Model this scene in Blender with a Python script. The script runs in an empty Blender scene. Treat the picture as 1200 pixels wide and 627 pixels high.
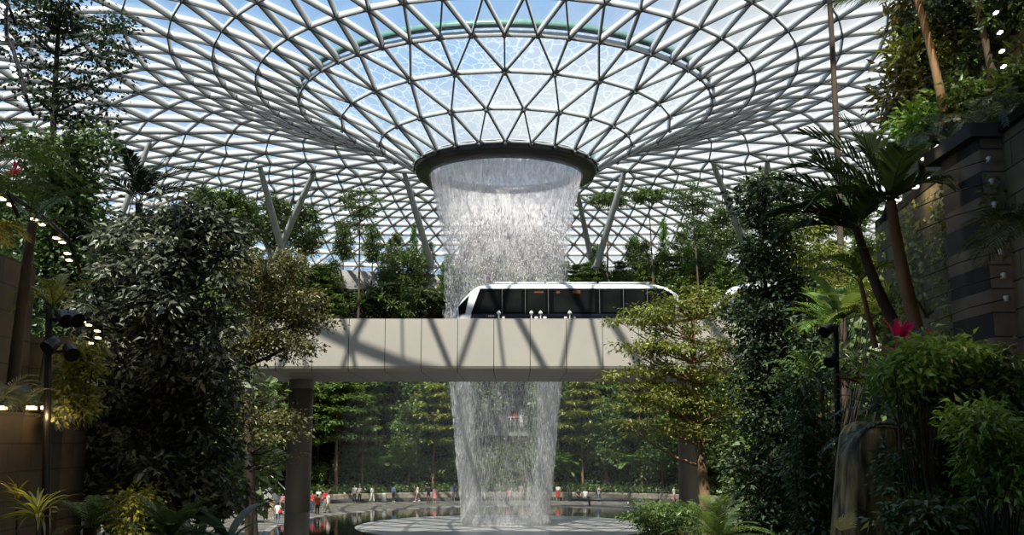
import bpy, math, random
import numpy as np
from mathutils import Vector, Matrix, Quaternion

random.seed(7)
RNG = np.random.default_rng(7)
SC = bpy.context.scene
COL = SC.collection
PI = math.pi

# ------------------------------------------------------------------ camera frame
CAMZ = 6.0
FOC = 1200.0
TILT = math.atan(201.5 / 1200.0)
CT, ST = math.cos(TILT), math.sin(TILT)
CX, CY = -0.46, 74.0            # axis of the oculus


def ray(px, py):
    a = (px - 600.0) / FOC
    b = (313.5 - py) / FOC
    return np.array([a, CT - b * ST, ST + b * CT])


def P(px, py, Y):
    r = ray(px, py)
    s = Y / r[1]
    return np.array([r[0] * s, Y, CAMZ + r[2] * s])


def PG(px, py, z=0.0):
    r = ray(px, py)
    s = (z - CAMZ) / r[2]
    return np.array([r[0] * s, r[1] * s, z])


def PX(px, Y, z):
    """point at depth Y and height z that stands in image column px"""
    d = Y * CT + (z - CAMZ) * ST
    return np.array([(px - 600.0) / FOC * d, Y, z])


# ------------------------------------------------------------------ mesh building
class MB:
    def __init__(s):
        s.v, s.f, s.n = [], [], 0

    def add(s, v, f, mat=0):
        v = np.asarray(v, float).reshape(-1, 3)
        f = np.asarray(f, int)
        if len(v) == 0 or len(f) == 0:
            return
        s.v.append(v)
        s.f.append((f + s.n, mat))
        s.n += len(v)

    def box(s, c, size, mat=0, rz=0.0, tilt=None):
        sx, sy, sz = np.asarray(size, float) / 2
        v = np.array([[-sx, -sy, -sz], [sx, -sy, -sz], [sx, sy, -sz], [-sx, sy, -sz],
                      [-sx, -sy, sz], [sx, -sy, sz], [sx, sy, sz], [-sx, sy, sz]])
        M = Matrix.Rotation(rz, 3, 'Z')
        if tilt is not None:
            M = M @ tilt
        v = v @ np.array(M).T + np.asarray(c, float)
        s.add(v, [[0, 3, 2, 1], [4, 5, 6, 7], [0, 1, 5, 4], [1, 2, 6, 5], [2, 3, 7, 6], [3, 0, 4, 7]], mat)

    def tube(s, pts, rad, n=6, mat=0, caps=True):
        pts = np.asarray(pts, float)
        k = len(pts)
        rad = np.broadcast_to(np.asarray(rad, float), (k,))
        t = np.gradient(pts, axis=0)
        t /= np.linalg.norm(t, axis=1)[:, None] + 1e-9
        ref = np.array([0, 0, 1.0]) if abs(t[0][2]) < 0.9 else np.array([1.0, 0, 0])
        u = np.cross(t, ref)
        u /= np.linalg.norm(u, axis=1)[:, None] + 1e-9
        w = np.cross(t, u)
        a = np.arange(n) / n * 2 * PI
        v = (pts[:, None, :] + rad[:, None, None] * (np.cos(a)[None, :, None] * u[:, None, :] + np.sin(a)[None, :, None] * w[:, None, :]))
        i = np.arange(k - 1)[:, None] * n
        j = np.arange(n)[None, :]
        j2 = (j + 1) % n
        f = np.stack([i + j, i + j2, i + n + j2, i + n + j], -1).reshape(-1, 4)
        s.add(v.reshape(-1, 3), f, mat)
        if caps:
            s.add(np.concatenate([v[0], pts[:1]]), [[(q + 1) % n, q, n] for q in range(n)], mat)
            s.add(np.concatenate([v[-1], pts[-1:]]), [[q, (q + 1) % n, n] for q in range(n)], mat)

    def lathe(s, prof, n=48, c=(0, 0, 0), mat=0, a0=0.0, a1=2 * PI, sx=1.0, sy=1.0):
        prof = np.asarray(prof, float)
        closed = abs(a1 - a0 - 2 * PI) < 1e-6
        m = n if closed else n + 1
        a = a0 + (a1 - a0) * np.arange(m) / n
        v = np.stack([prof[:, None, 0] * np.cos(a)[None] * sx, prof[:, None, 0] * np.sin(a)[None] * sy,
                      np.broadcast_to(prof[:, None, 1], (len(prof), m))], -1) + np.asarray(c, float)
        i = np.arange(len(prof) - 1)[:, None] * m
        j = np.arange(n)[None, :]
        j2 = (j + 1) % m
        f = np.stack([i + j, i + j2, i + m + j2, i + m + j], -1).reshape(-1, 4)
        s.add(v.reshape(-1, 3), f, mat)

    def prism(s, poly, d, mat=0):
        """poly: (k,3) planar outline, d: extrusion vector"""
        poly = np.asarray(poly, float)
        k = len(poly)
        v = np.concatenate([poly, poly + np.asarray(d, float)])
        s.add(v, [[q, (q + 1) % k, k + (q + 1) % k, k + q] for q in range(k)], mat)
        s.add(v, [list(range(k))[::-1]], mat)
        s.add(v, [list(range(k, 2 * k))], mat)

    def ball(s, c, r, n=10, m=6, mat=0):
        c = np.asarray(c, float)
        r = np.broadcast_to(np.asarray(r, float), (3,))
        th = np.linspace(-PI / 2, PI / 2, m + 1)
        a = np.arange(n) / n * 2 * PI
        v = np.stack([np.cos(th)[:, None] * np.cos(a)[None], np.cos(th)[:, None] * np.sin(a)[None],
                      np.broadcast_to(np.sin(th)[:, None], (m + 1, n))], -1) * r + c
        i = np.arange(m)[:, None] * n
        j = np.arange(n)[None]
        j2 = (j + 1) % n
        s.add(v.reshape(-1, 3), np.stack([i + j, i + j2, i + n + j2, i + n + j], -1).reshape(-1, 4), mat)

    def build(s, name, mats, parent=None, smooth=False, loc=None):
        me = bpy.data.meshes.new(name)
        v = np.concatenate(s.v) if s.v else np.zeros((0, 3))
        o = bpy.data.objects.new(name, me)
        if parent is not None:
            o.parent = parent
            v = v - worldloc(parent)
        elif loc is not None:
            v = v - np.asarray(loc, float)
            o.location = loc
        if s.f:
            ls, mi, lv, cur = [], [], [], 0
            for f, m in s.f:
                k = f.shape[1]
                ls.append(cur + np.arange(len(f)) * k)
                mi.append(np.full(len(f), m))
                lv.append(f.ravel())
                cur += f.size
            ls, mi, lv = np.concatenate(ls), np.concatenate(mi), np.concatenate(lv)
            me.vertices.add(len(v))
            me.vertices.foreach_set('co', v.astype(np.float32).ravel())
            me.loops.add(len(lv))
            me.loops.foreach_set('vertex_index', lv.astype(np.int32))
            me.polygons.add(len(ls))
            me.polygons.foreach_set('loop_start', ls.astype(np.int32))
            me.polygons.foreach_set('material_index', mi.astype(np.int32))
            if smooth:
                me.polygons.foreach_set('use_smooth', np.ones(len(ls), bool))
            me.update(calc_edges=True)
            me.validate()
        for m in (mats if isinstance(mats, (list, tuple)) else [mats]):
            me.materials.append(m)
        COL.objects.link(o)
        return o


def worldloc(o):
    w = np.zeros(3)
    while o is not None:
        w = w + np.array(o.location)
        o = o.parent
    return w


def tag(o, label=None, cat=None, group=None, kind=None):
    if label:
        o['label'] = label
    if cat:
        o['category'] = cat
    if group:
        o['group'] = group
    if kind:
        o['kind'] = kind
    return o


def thing(name, label, cat, loc=(0, 0, 0), group=None, kind=None):
    o = bpy.data.objects.new(name, None)
    o.empty_display_size = 0.3
    o.location = [float(q) for q in loc]
    COL.objects.link(o)
    return tag(o, label, cat, group, kind)


def copy_tree(o, parent=None):
    c = o.copy()
    COL.objects.link(c)
    if parent is not None:
        c.parent = parent
    for ch in list(o.children):
        copy_tree(ch, c)
    return c


# ------------------------------------------------------------------ materials
def newmat(name):
    m = bpy.data.materials.new(name)
    m.use_nodes = True
    nt = m.node_tree
    nt.nodes.clear()
    out = nt.nodes.new('ShaderNodeOutputMaterial')
    return m, nt, out


def nd(nt, t, **kw):
    n = nt.nodes.new(t)
    for k, v in kw.items():
        if k in n.inputs:
            n.inputs[k].default_value = v
        else:
            setattr(n, k, v)
    return n


def c4(c):
    return (c[0], c[1], c[2], 1.0)


def pmat(name, col, rough=0.6, metal=0.0, col2=None, nscale=2.0, bump=0.0, spec=0.5, coat=0.0, detail=4.0, stretch=(1, 1, 1)):
    """principled surface whose colour wanders between two tones"""
    m, nt, out = newmat(name)
    b = nd(nt, 'ShaderNodeBsdfPrincipled', Roughness=rough, Metallic=metal)
    b.inputs['Specular IOR Level'].default_value = spec
    b.inputs['Coat Weight'].default_value = coat
    nt.links.new(b.outputs[0], out.inputs[0])
    b.inputs['Base Color'].default_value = c4(col)
    if col2 is None:
        col2 = [q * 0.82 for q in col]
    tc = nd(nt, 'ShaderNodeTexCoord')
    mp = nd(nt, 'ShaderNodeMapping')
    mp.inputs['Scale'].default_value = stretch
    nt.links.new(tc.outputs['Object'], mp.inputs[0])
    n = nd(nt, 'ShaderNodeTexNoise', Scale=nscale, Detail=detail)
    nt.links.new(mp.outputs[0], n.inputs['Vector'])
    r = nd(nt, 'ShaderNodeValToRGB')
    r.color_ramp.elements[0].position = 0.35
    r.color_ramp.elements[0].color = c4(col2)
    r.color_ramp.elements[1].position = 0.68
    r.color_ramp.elements[1].color = c4(col)
    nt.links.new(n.outputs[0], r.inputs[0])
    nt.links.new(r.outputs[0], b.inputs['Base Color'])
    if bump:
        bp = nd(nt, 'ShaderNodeBump', Strength=bump, Distance=0.05)
        nt.links.new(n.outputs[0], bp.inputs['Height'])
        nt.links.new(bp.outputs[0], b.inputs['Normal'])
    return m


def leafmat(name, c1, c2, trans=0.3, gloss=0.06, rough=0.45):
    """leaf: diffuse + light passing through + a little sheen, tone differs leaf by leaf"""
    m, nt, out = newmat(name)
    g = nd(nt, 'ShaderNodeNewGeometry')
    r = nd(nt, 'ShaderNodeMix', data_type='RGBA')
    r.inputs[6].default_value = c4(c1)
    r.inputs[7].default_value = c4(c2)
    nt.links.new(g.outputs['Random Per Island'], r.inputs[0])
    d = nd(nt, 'ShaderNodeBsdfDiffuse')
    t = nd(nt, 'ShaderNodeBsdfTranslucent')
    gl = nd(nt, 'ShaderNodeBsdfGlossy', Roughness=rough)
    gl.inputs[0].default_value = (0.9, 0.95, 0.9, 1)
    hs = nd(nt, 'ShaderNodeHueSaturation', Hue=0.485, Saturation=1.1, Value=1.25)
    nt.links.new(r.outputs[2], d.inputs[0])
    nt.links.new(r.outputs[2], hs.inputs['Color'])
    nt.links.new(hs.outputs[0], t.inputs[0])
    m1 = nd(nt, 'ShaderNodeMixShader', Fac=trans)
    nt.links.new(d.outputs[0], m1.inputs[1])
    nt.links.new(t.outputs[0], m1.inputs[2])
    m2 = nd(nt, 'ShaderNodeMixShader', Fac=gloss)
    nt.links.new(m1.outputs[0], m2.inputs[1])
    nt.links.new(gl.outputs[0], m2.inputs[2])
    nt.links.new(m2.outputs[0], out.inputs[0])
    return m


def blockmat(name, col, col2, mortar, bw, bh, scale=1.0, rough=0.8, bump=0.4, swap=None, off=0.5):
    """stone blocks or paving laid in courses"""
    m, nt, out = newmat(name)
    b = nd(nt, 'ShaderNodeBsdfPrincipled', Roughness=rough)
    nt.links.new(b.outputs[0], out.inputs[0])
    tc = nd(nt, 'ShaderNodeTexCoord')
    src = tc.outputs['Object']
    if swap:
        sp = nd(nt, 'ShaderNodeSeparateXYZ')
        cb = nd(nt, 'ShaderNodeCombineXYZ')
        nt.links.new(src, sp.inputs[0])
        for k, ax in enumerate(swap):
            nt.links.new(sp.outputs['XYZ'.index(ax)], cb.inputs[k])
        src = cb.outputs[0]
    br = nd(nt, 'ShaderNodeTexBrick', Scale=scale)
    br.offset = off
    br.inputs['Color1'].default_value = c4(col)
    br.inputs['Color2'].default_value = c4(col2)
    br.inputs['Mortar'].default_value = c4(mortar)
    br.inputs['Mortar Size'].default_value = 0.012
    br.inputs['Brick Width'].default_value = bw
    br.inputs['Row Height'].default_value = bh
    nt.links.new(src, br.inputs['Vector'])
    n = nd(nt, 'ShaderNodeTexNoise', Scale=3.0, Detail=6.0)
    nt.links.new(tc.outputs['Object'], n.inputs['Vector'])
    mx = nd(nt, 'ShaderNodeMix', data_type='RGBA', blend_type='MULTIPLY')
    mx.inputs[0].default_value = 0.6
    rp = nd(nt, 'ShaderNodeValToRGB')
    rp.color_ramp.elements[0].position = 0.3
    rp.color_ramp.elements[0].color = (0.35, 0.33, 0.3, 1)
    rp.color_ramp.elements[1].position = 0.7
    nt.links.new(n.outputs[0], rp.inputs[0])
    nt.links.new(br.outputs[0], mx.inputs[6])
    nt.links.new(rp.outputs[0], mx.inputs[7])
    nt.links.new(mx.outputs[2], b.inputs['Base Color'])
    bp = nd(nt, 'ShaderNodeBump', Strength=bump, Distance=0.03)
    inv = nd(nt, 'ShaderNodeMath', operation='SUBTRACT')
    inv.inputs[0].default_value = 1.0
    nt.links.new(br.outputs['Fac'], inv.inputs[1])
    nt.links.new(inv.outputs[0], bp.inputs['Height'])
    nt.links.new(bp.outputs[0], b.inputs['Normal'])
    return m


def emat(name, col, strength):
    m, nt, out = newmat(name)
    e = nd(nt, 'ShaderNodeEmission', Strength=strength)
    e.inputs[0].default_value = c4(col)
    nt.links.new(e.outputs[0], out.inputs[0])
    return m


M = {}
M['steel'] = pmat('white_steel', (0.66, 0.67, 0.67), 0.5, col2=(0.60, 0.61, 0.62), nscale=0.4)
M['steel_dark'] = pmat('steel_dark_shade', (0.12, 0.125, 0.127), 0.5)
M['ring'] = pmat('bronze_dark_ring', (0.045, 0.04, 0.037), 0.35, col2=(0.035, 0.032, 0.03), nscale=0.6)
M['column'] = pmat('column_grey', (0.42, 0.43, 0.43), 0.45, col2=(0.36, 0.37, 0.37))
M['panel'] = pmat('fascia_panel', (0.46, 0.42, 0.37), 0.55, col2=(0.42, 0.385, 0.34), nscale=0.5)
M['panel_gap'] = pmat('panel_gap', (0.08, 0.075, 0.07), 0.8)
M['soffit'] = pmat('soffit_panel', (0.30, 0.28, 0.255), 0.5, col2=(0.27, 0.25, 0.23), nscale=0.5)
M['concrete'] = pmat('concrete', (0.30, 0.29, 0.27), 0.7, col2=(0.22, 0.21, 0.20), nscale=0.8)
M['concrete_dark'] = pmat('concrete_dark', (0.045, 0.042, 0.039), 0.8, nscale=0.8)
M['soil'] = pmat('soil', (0.025, 0.022, 0.016), 0.95, col2=(0.012, 0.013, 0.008), nscale=1.5, bump=0.6, spec=0.1)
M['bark'] = pmat('bark_brown', (0.12, 0.085, 0.055), 0.85, col2=(0.06, 0.042, 0.03), nscale=6, bump=0.6, stretch=(1, 1, 0.3))
M['bark_dark'] = pmat('bark_dark', (0.035, 0.028, 0.022), 0.85, col2=(0.018, 0.015, 0.012), nscale=6, bump=0.6, stretch=(1, 1, 0.3))
M['bark_tan'] = pmat('bark_tan', (0.33, 0.2, 0.1), 0.8, col2=(0.2, 0.12, 0.06), nscale=5, bump=0.5, stretch=(1, 1, 0.3))
M['black'] = pmat('black_paint', (0.012, 0.012, 0.013), 0.4)
M['rail'] = pmat('rail_steel', (0.45, 0.45, 0.44), 0.35, metal=0.6)
# ------------------------------------------------------------------ camera, sky, sun
cd = bpy.data.cameras.new('camera')
cam = bpy.data.objects.new('camera', cd)
COL.objects.link(cam)
cam.location = (0, 0, CAMZ)
cam.rotation_euler = (PI / 2 + TILT, 0, 0)
cd.sensor_width = 36.0
cd.lens = 36.0
cd.clip_start = 0.1
cd.clip_end = 2000
SC.camera = cam
SC.view_settings.view_transform = 'Standard'
SC.view_settings.look = 'None'
SC.view_settings.gamma = 1.0
SC.view_settings.use_curve_mapping = False
SC.view_settings.exposure = 0.32
SC.cycles.transparent_max_bounces = 24
SC.cycles.max_bounces = 6
SC.cycles.diffuse_bounces = 3
SC.cycles.caustics_reflective = False
SC.cycles.caustics_refractive = False
SC.cycles.use_denoising = True

W = bpy.data.worlds.new('sky')
SC.world = W
W.use_nodes = True
nt = W.node_tree
nt.nodes.clear()
wo = nd(nt, 'ShaderNodeOutputWorld')
bg = nd(nt, 'ShaderNodeBackground', Strength=1.0)
tc = nd(nt, 'ShaderNodeTexCoord')
sp = nd(nt, 'ShaderNodeSeparateXYZ')
nt.links.new(tc.outputs['Generated'], sp.inputs[0])
# blue overhead, paler low down
zr = nd(nt, 'ShaderNodeValToRGB')
zr.color_ramp.elements[0].position = 0.0
zr.color_ramp.elements[0].color = (0.42, 0.58, 0.76, 1)
zr.color_ramp.elements[1].position = 0.7
zr.color_ramp.elements[1].color = (0.24, 0.44, 0.80, 1)
nt.links.new(sp.outputs['Z'], zr.inputs[0])
# clouds, thicker to the east (right of the view)
mp = nd(nt, 'ShaderNodeMapping')
mp.inputs['Scale'].default_value = (1.0, 1.0, 2.2)
mp.inputs['Location'].default_value = (0.35, 0.2, 0.0)
nt.links.new(tc.outputs['Generated'], mp.inputs[0])
nz = nd(nt, 'ShaderNodeTexNoise', Scale=3.2, Detail=8.0, Roughness=0.55)
nt.links.new(mp.outputs[0], nz.inputs['Vector'])
ad = nd(nt, 'ShaderNodeMath', operation='MULTIPLY_ADD')
ad.inputs[1].default_value = 0.75
nt.links.new(sp.outputs['X'], ad.inputs[0])
nt.links.new(nz.outputs[0], ad.inputs[2])
cr = nd(nt, 'ShaderNodeValToRGB')
cr.color_ramp.elements[0].position = 0.40
cr.color_ramp.elements[0].color = (0, 0, 0, 1)
cr.color_ramp.elements[1].position = 0.58
cr.color_ramp.elements[1].color = (1, 1, 1, 1)
nt.links.new(ad.outputs[0], cr.inputs[0])
mx = nd(nt, 'ShaderNodeMix', data_type='RGBA')
mx.inputs[7].default_value = (0.70, 0.70, 0.73, 1)
nt.links.new(cr.outputs[0], mx.inputs[0])
nt.links.new(zr.outputs[0], mx.inputs[6])
nt.links.new(mx.outputs[2], bg.inputs[0])
nt.links.new(bg.outputs[0], wo.inputs[0])

SUN_TO = Vector((-0.17, -0.53, 0.83)).normalized()      # direction towards the sun
sd = bpy.data.lights.new('sun', 'SUN')
sd.energy = 6.2
sd.angle = 0.0093
sd.color = (1.0, 0.93, 0.82)
so = bpy.data.objects.new('sun', sd)
COL.objects.link(so)
so.location = (10, -40, 60)
so.rotation_euler = SUN_TO.to_track_quat('Z', 'Y').to_euler()

# ------------------------------------------------------------------ the glass roof
HR = [(6.66, 20.2), (9.25, 21.7), (12.1, 23.2), (15.1, 24.5), (18.2, 25.6), (21.2, 26.7), (24.2, 27.5), (27.2, 28.1)]


def roofH(r):
    if r <= 27.2:
        return float(np.interp(r, [q[0] for q in HR], [q[1] for q in HR]))
    if r < 31:
        return float(np.interp(r, [27.2, 29, 31], [28.1, 28.35, 28.4]))
    return 14.5 + 13.9 * math.sqrt(max(0.0, 1 - ((r - 31) / 33.0) ** 2))


def roofR(r, th):
    """the plan of the roof stretches to the sides and towards the near end; th=0 points at the near end"""
    k = 1.0 + 0.55 * (0.5 + 0.5 * math.cos(th)) + 0.35 * abs(math.sin(th))
    return r if r < 29 else 29 + (r - 29) * k


def roofpt(r, th, off=0.0):
    R = roofR(r, th)
    return np.array([CX + R * math.sin(th), CY - R * math.cos(th), CAMZ + roofH(r) + off])


RINGS = [(6.66, 24, 0.0), (9.25, 24, .5), (12.1, 24, 0.0), (15.1, 48, 0.0), (18.2, 48, .5), (21.2, 48, 0.), (24.2, 48, .5),
         (27.2, 48, 0.), (29.9, 48, .5), (32.6, 48, 0.), (35.0, 96, 0.0), (37.3, 96, .5), (39.6, 96, 0.0), (41.8, 144, 0.0)]
r_, k_ = 41.8, 0
while r_ < 61.0:
    r_ += 2.25
    k_ += 1
    RINGS.append((min(r_, 61.8), 144, .5 if k_ % 2 else 0.0))


def ringnodes(q):
    r, n, o = q
    th = (np.arange(n) + o) / n * 2 * PI
    return th, np.array([roofpt(r, t) for t in th])


edges, tris, allp, idx0 = [], [], [], []
cnt = 0
for q in RINGS:
    th, p = ringnodes(q)
    idx0.append((cnt, th))
    allp.append(p)
    n = len(p)
    for i in range(n):
        edges.append((cnt + i, cnt + (i + 1) % n))
    cnt += n
allp = np.concatenate(allp)
for (a0, ta), (b0, tb) in zip(idx0[:-1], idx0[1:]):
    na, nb = len(ta), len(tb)
    # merge the two rings of nodes into a band of triangles
    i = j = 0
    base = int(np.argmin(np.abs(((tb - ta[0] + PI) % (2 * PI)) - PI)))
    edges.append((a0, b0 + base))

    def ang(k, t, n, s):
        return t[(k + s) % n] + 2 * PI * ((k + s) // n)
    oa, ob = 0, base
    sh = 0.0
    if abs(tb[base] - ta[0]) > PI:
        sh = 2 * PI if tb[base] < ta[0] else -2 * PI
    while i < na or j < nb:
        na_next = ang(i + 1, ta, na, 0)
        nb_next = ang(j + 1, tb, nb, base) + sh
        A, B = a0 + i % na, b0 + (j + base) % nb
        if j >= nb or (i < na and abs(na_next - ang(j, tb, nb, base) - sh) < abs(nb_next - ang(i, ta, na, 0)) - 1e-9):
            tris.append((A, a0 + (i + 1) % na, B))
            i += 1
        else:
            tris.append((A, b0 + (j + 1 + base) % nb, B))
            j += 1
        edges.append((a0 + i % na, b0 + (j + base) % nb))
edges = list({tuple(sorted(e)) for e in edges})
tris = np.array(tris)
# node normals
nrm = np.zeros_like(allp)
tn = np.cross(allp[tris[:, 1]] - allp[tris[:, 0]], allp[tris[:, 2]] - allp[tris[:, 0]])
for k in range(3):
    np.add.at(nrm, tris[:, k], tn)
nrm /= np.linalg.norm(nrm, axis=1)[:, None] + 1e-9
nrm[nrm[:, 2] < 0] *= -1
ceil_root = thing('ceiling', None, None, (CX, CY, CAMZ + 20), kind='structure')
lat, latd = MB(), MB()
E = np.array(edges)
A, B = allp[E[:, 0]], allp[E[:, 1]]
mid = (A + B) / 2
t = B - A
L = np.linalg.norm(t, axis=1)
t /= L[:, None]
n = nrm[E[:, 0]] + nrm[E[:, 1]]
n -= (n * t).sum(1)[:, None] * t
n /= np.linalg.norm(n, axis=1)[:, None]
s_ = np.cross(t, n)
rad = np.hypot(mid[:, 0] - CX, mid[:, 1] - CY)
depth = np.where(rad < 14, 0.34, np.where(rad < 30, 0.46, 0.60))[:, None]
wid = np.where(rad < 30, 0.05, 0.055)[:, None]


def beams(mb, top, bot, w, mat):
    v = np.stack([A + n * top - s_ * w, A + n * top + s_ * w, A + n * bot + s_ * w, A + n * bot - s_ * w,
                  B + n * top - s_ * w, B + n * top + s_ * w, B + n * bot + s_ * w, B + n * bot - s_ * w], 1)
    f0 = np.array([[0, 4, 5, 1], [1, 5, 6, 2], [2, 6, 7, 3], [3, 7, 4, 0]])
    f = (np.arange(len(A)) * 8)[:, None, None] + f0[None]
    mb.add(v.reshape(-1, 3), f.reshape(-1, 4), mat)


beams(lat, -0.02, -depth, wid, 0)
beams(lat, -depth + 0.01, -depth - 0.06, wid * np.where(rad < 30, .9, .62)[:, None], 1)     # bottom flange, shade of its underside put into the dark colour
# knuckles where the members meet
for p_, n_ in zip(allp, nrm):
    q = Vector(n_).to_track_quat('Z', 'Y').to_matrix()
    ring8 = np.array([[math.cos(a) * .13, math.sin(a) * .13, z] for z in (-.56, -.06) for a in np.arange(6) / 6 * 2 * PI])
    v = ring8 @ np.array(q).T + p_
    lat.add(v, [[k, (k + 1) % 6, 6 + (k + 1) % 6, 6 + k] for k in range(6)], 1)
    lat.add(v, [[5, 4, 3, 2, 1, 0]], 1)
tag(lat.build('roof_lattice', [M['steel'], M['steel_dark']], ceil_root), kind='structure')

m, nt, out = newmat('roof_glass')
tr = nd(nt, 'ShaderNodeBsdfTransparent')
tr.inputs[0].default_value = (0.86, 0.91, 0.91, 1)
gl = nd(nt, 'ShaderNodeBsdfGlossy', Roughness=0.02)
fr = nd(nt, 'ShaderNodeFresnel', IOR=1.45)
ms = nd(nt, 'ShaderNodeMixShader')
nt.links.new(fr.outputs[0], ms.inputs[0])
nt.links.new(tr.outputs[0], ms.inputs[1])
nt.links.new(gl.outputs[0], ms.inputs[2])
nt.links.new(ms.outputs[0], out.inputs[0])
M['glass'] = m
gb = MB()
gb.add(allp, tris, 0)
tag(gb.build('roof_glass', M['glass'], ceil_root), kind='structure')

# sheet of water running down the funnel to the oculus, over the glass
m, nt, out = newmat('running_water')
tr = nd(nt, 'ShaderNodeBsdfTransparent')
tr.inputs[0].default_value = (0.93, 0.97, 0.98, 1)
tl = nd(nt, 'ShaderNodeBsdfTranslucent')
tl.inputs[0].default_value = (0.9, 0.93, 0.95, 1)
tc = nd(nt, 'ShaderNodeTexCoord')
nz = nd(nt, 'ShaderNodeTexNoise', Scale=0.9, Detail=3.0)
nt.links.new(tc.outputs['Object'], nz.inputs['Vector'])
mxv = nd(nt, 'ShaderNodeMix', data_type='VECTOR')
mxv.inputs[0].default_value = 0.45
nt.links.new(tc.outputs['Object'], mxv.inputs[4])
nt.links.new(nz.outputs['Color'], mxv.inputs[5])
vo = nd(nt, 'ShaderNodeTexVoronoi', Scale=2.6)
vo.feature = 'DISTANCE_TO_EDGE'
nt.links.new(mxv.outputs[1], vo.inputs['Vector'])
rp = nd(nt, 'ShaderNodeValToRGB')
rp.color_ramp.elements[0].position = 0.0
rp.color_ramp.elements[0].color = (0.40, 0.40, 0.40, 1)
rp.color_ramp.elements[1].position = 0.09
rp.color_ramp.elements[1].color = (0.10, 0.10, 0.10, 1)
nt.links.new(vo.outputs['Distance'], rp.inputs[0])
ms = nd(nt, 'ShaderNodeMixShader')
nt.links.new(rp.outputs[0], ms.inputs[0])
nt.links.new(tr.outputs[0], ms.inputs[1])
nt.links.new(tl.outputs[0], ms.inputs[2])
nt.links.new(ms.outputs[0], out.inputs[0])
M['runwater'] = m
wb = MB()
wb.lathe([(r, CAMZ + roofH(r) + 0.22) for r in (6.66, 8, 9.25, 10.7, 12.1, 13.5, 15.0)], 96, (CX, CY, 0))
tag(wb.build('water_film', M['runwater'], ceil_root, smooth=True), kind='structure')
M['teal'] = pmat('teal_gutter_glass', (0.20, 0.36, 0.33), 0.3, col2=(0.14, 0.28, 0.26), nscale=3)
gt = MB()
gt.lathe([(15.25, CAMZ + 24.6), (15.25, CAMZ + 25.05), (15.45, CAMZ + 25.1), (15.5, CAMZ + 24.7), (15.25, CAMZ + 24.6)], 96, (CX, CY, 0))
tag(gt.build('gutter', M['teal'], ceil_root), kind='structure')

rb = MB()
rb.lathe([(6.75, CAMZ + 20.12), (6.73, CAMZ + 19.75), (6.62, CAMZ + 19.3), (6.60, CAMZ + 19.32), (6.58, CAMZ + 19.24), (5.75, CAMZ + 19.1), (5.62, CAMZ + 19.2),
          (5.62, CAMZ + 20.0), (6.6, CAMZ + 20.2), (6.75, CAMZ + 20.12)], 96, (CX, CY, 0))
o = rb.build('oculus_ring', M['ring'], smooth=False, loc=(CX, CY, CAMZ + 19.2))
tag(o, 'dark bronze ring beam around the round roof opening where the water falls', 'ring')


def dome_hit(px, py, far=True):
    """where the sight line meets the far side of the roof"""
    lo, hi = 96.0, 150.0
    best = None
    for Y in np.linspace(150, 90, 241):
        p = P(px, py, Y)
        th = math.atan2(p[0] - CX, -(p[1] - CY))
        R = math.hypot(p[0] - CX, p[1] - CY)
        k = 1.0 + 0.55 * (0.5 + 0.5 * math.cos(th)) + 0.35 * abs(math.sin(th))
        r = R if R < 29 else 29 + (R - 29) / k
        if r > 62:
            continue
        d = CAMZ + roofH(r) - p[2]
        if d > 0 and best is None:
            best = p
            break
    return best if best is not None else P(px, py, 110)


# leaning roof columns in pairs
for k, (a, b, rad, lab) in enumerate([
        ((303, 190), (332, 300), .36, 'leaning grey roof column, upright arm of the V left of the waterfall'),
        ((371, 195), (324, 300), .36, 'leaning grey roof column, slanting arm of the V left of the waterfall'),
        ((472, 197), (506, 312), .36, 'leaning dark grey roof column just left of the oculus and waterfall'),
        ((733, 198), (698, 315), .36, 'leaning grey roof column, long arm of the V right of the waterfall'),
        ((676, 222), (692, 300), .33, 'short leaning grey roof column close to the right edge of the waterfall'),
        ((834, 188), (872, 285), .36, 'leaning grey roof column above the trees between oculus and dark columnar tree'),
        ((900, 182), (893, 270), .36, 'upright grey roof column above the crown of the dark columnar tree'),
        ((282, 221), (318, 300), .28, 'thin pale roof column behind the V of columns, left one'),
        ((345, 228), (318, 304), .28, 'thin pale roof column behind the V of columns, right one'),
        ((160, 190), (176, 165), .30, 'short length of leaning roof column showing above the left palm')]):
    top = dome_hit(*a)
    if k == 9:
        top = dome_hit(176, 165)
        bot = np.array([top[0] - 4.2, top[1] + 3, 25.0])
    else:
        Yb = top[1] + 7
        bot = P(b[0], b[1], Yb)
        d = bot - top
        bot = top + d * ((24.8 - top[2]) / d[2]) if bot[2] > 24.8 else bot
    cb = MB()
    cb.tube([top + (0, 0, .1), top * .9 + bot * .1, top * .5 + bot * .5, bot], [rad * .55, rad * .8, rad, rad], 14)
    cm = thing('roof_column', lab, 'column', bot, group='leaning roof columns')
    cb.build('shaft', M['column'], cm, smooth=True)
    c2 = MB()
    c2.tube([bot, bot + (0, 0, .35)], [rad * 1.5, rad * 1.4], 14)
    c2.build('base', M['steel_dark'], cm, smooth=True)
# ------------------------------------------------------------------ ground, terraces, deck
M['paving'] = blockmat('plaza_paving', (0.30, 0.28, 0.25), (0.25, 0.235, 0.21), (0.12, 0.11, 0.10), 1.2, 0.6, 1.0, rough=0.35, bump=0.15)
M['wallstone'] = blockmat('planter_stone', (0.30, 0.26, 0.20), (0.22, 0.19, 0.15), (0.06, 0.05, 0.04), 0.8, 0.3, 1.0, swap='XZY')
M['deck'] = pmat('deck_floor', (0.28, 0.27, 0.25), 0.7)

fl = MB()
fl.lathe([(0.01, 0.0), (34.0, 0.0)], 96, (CX, CY, -0.005))
tag(fl.build('floor', M['paving'], loc=(CX, CY, 0)), kind='structure')


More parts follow.
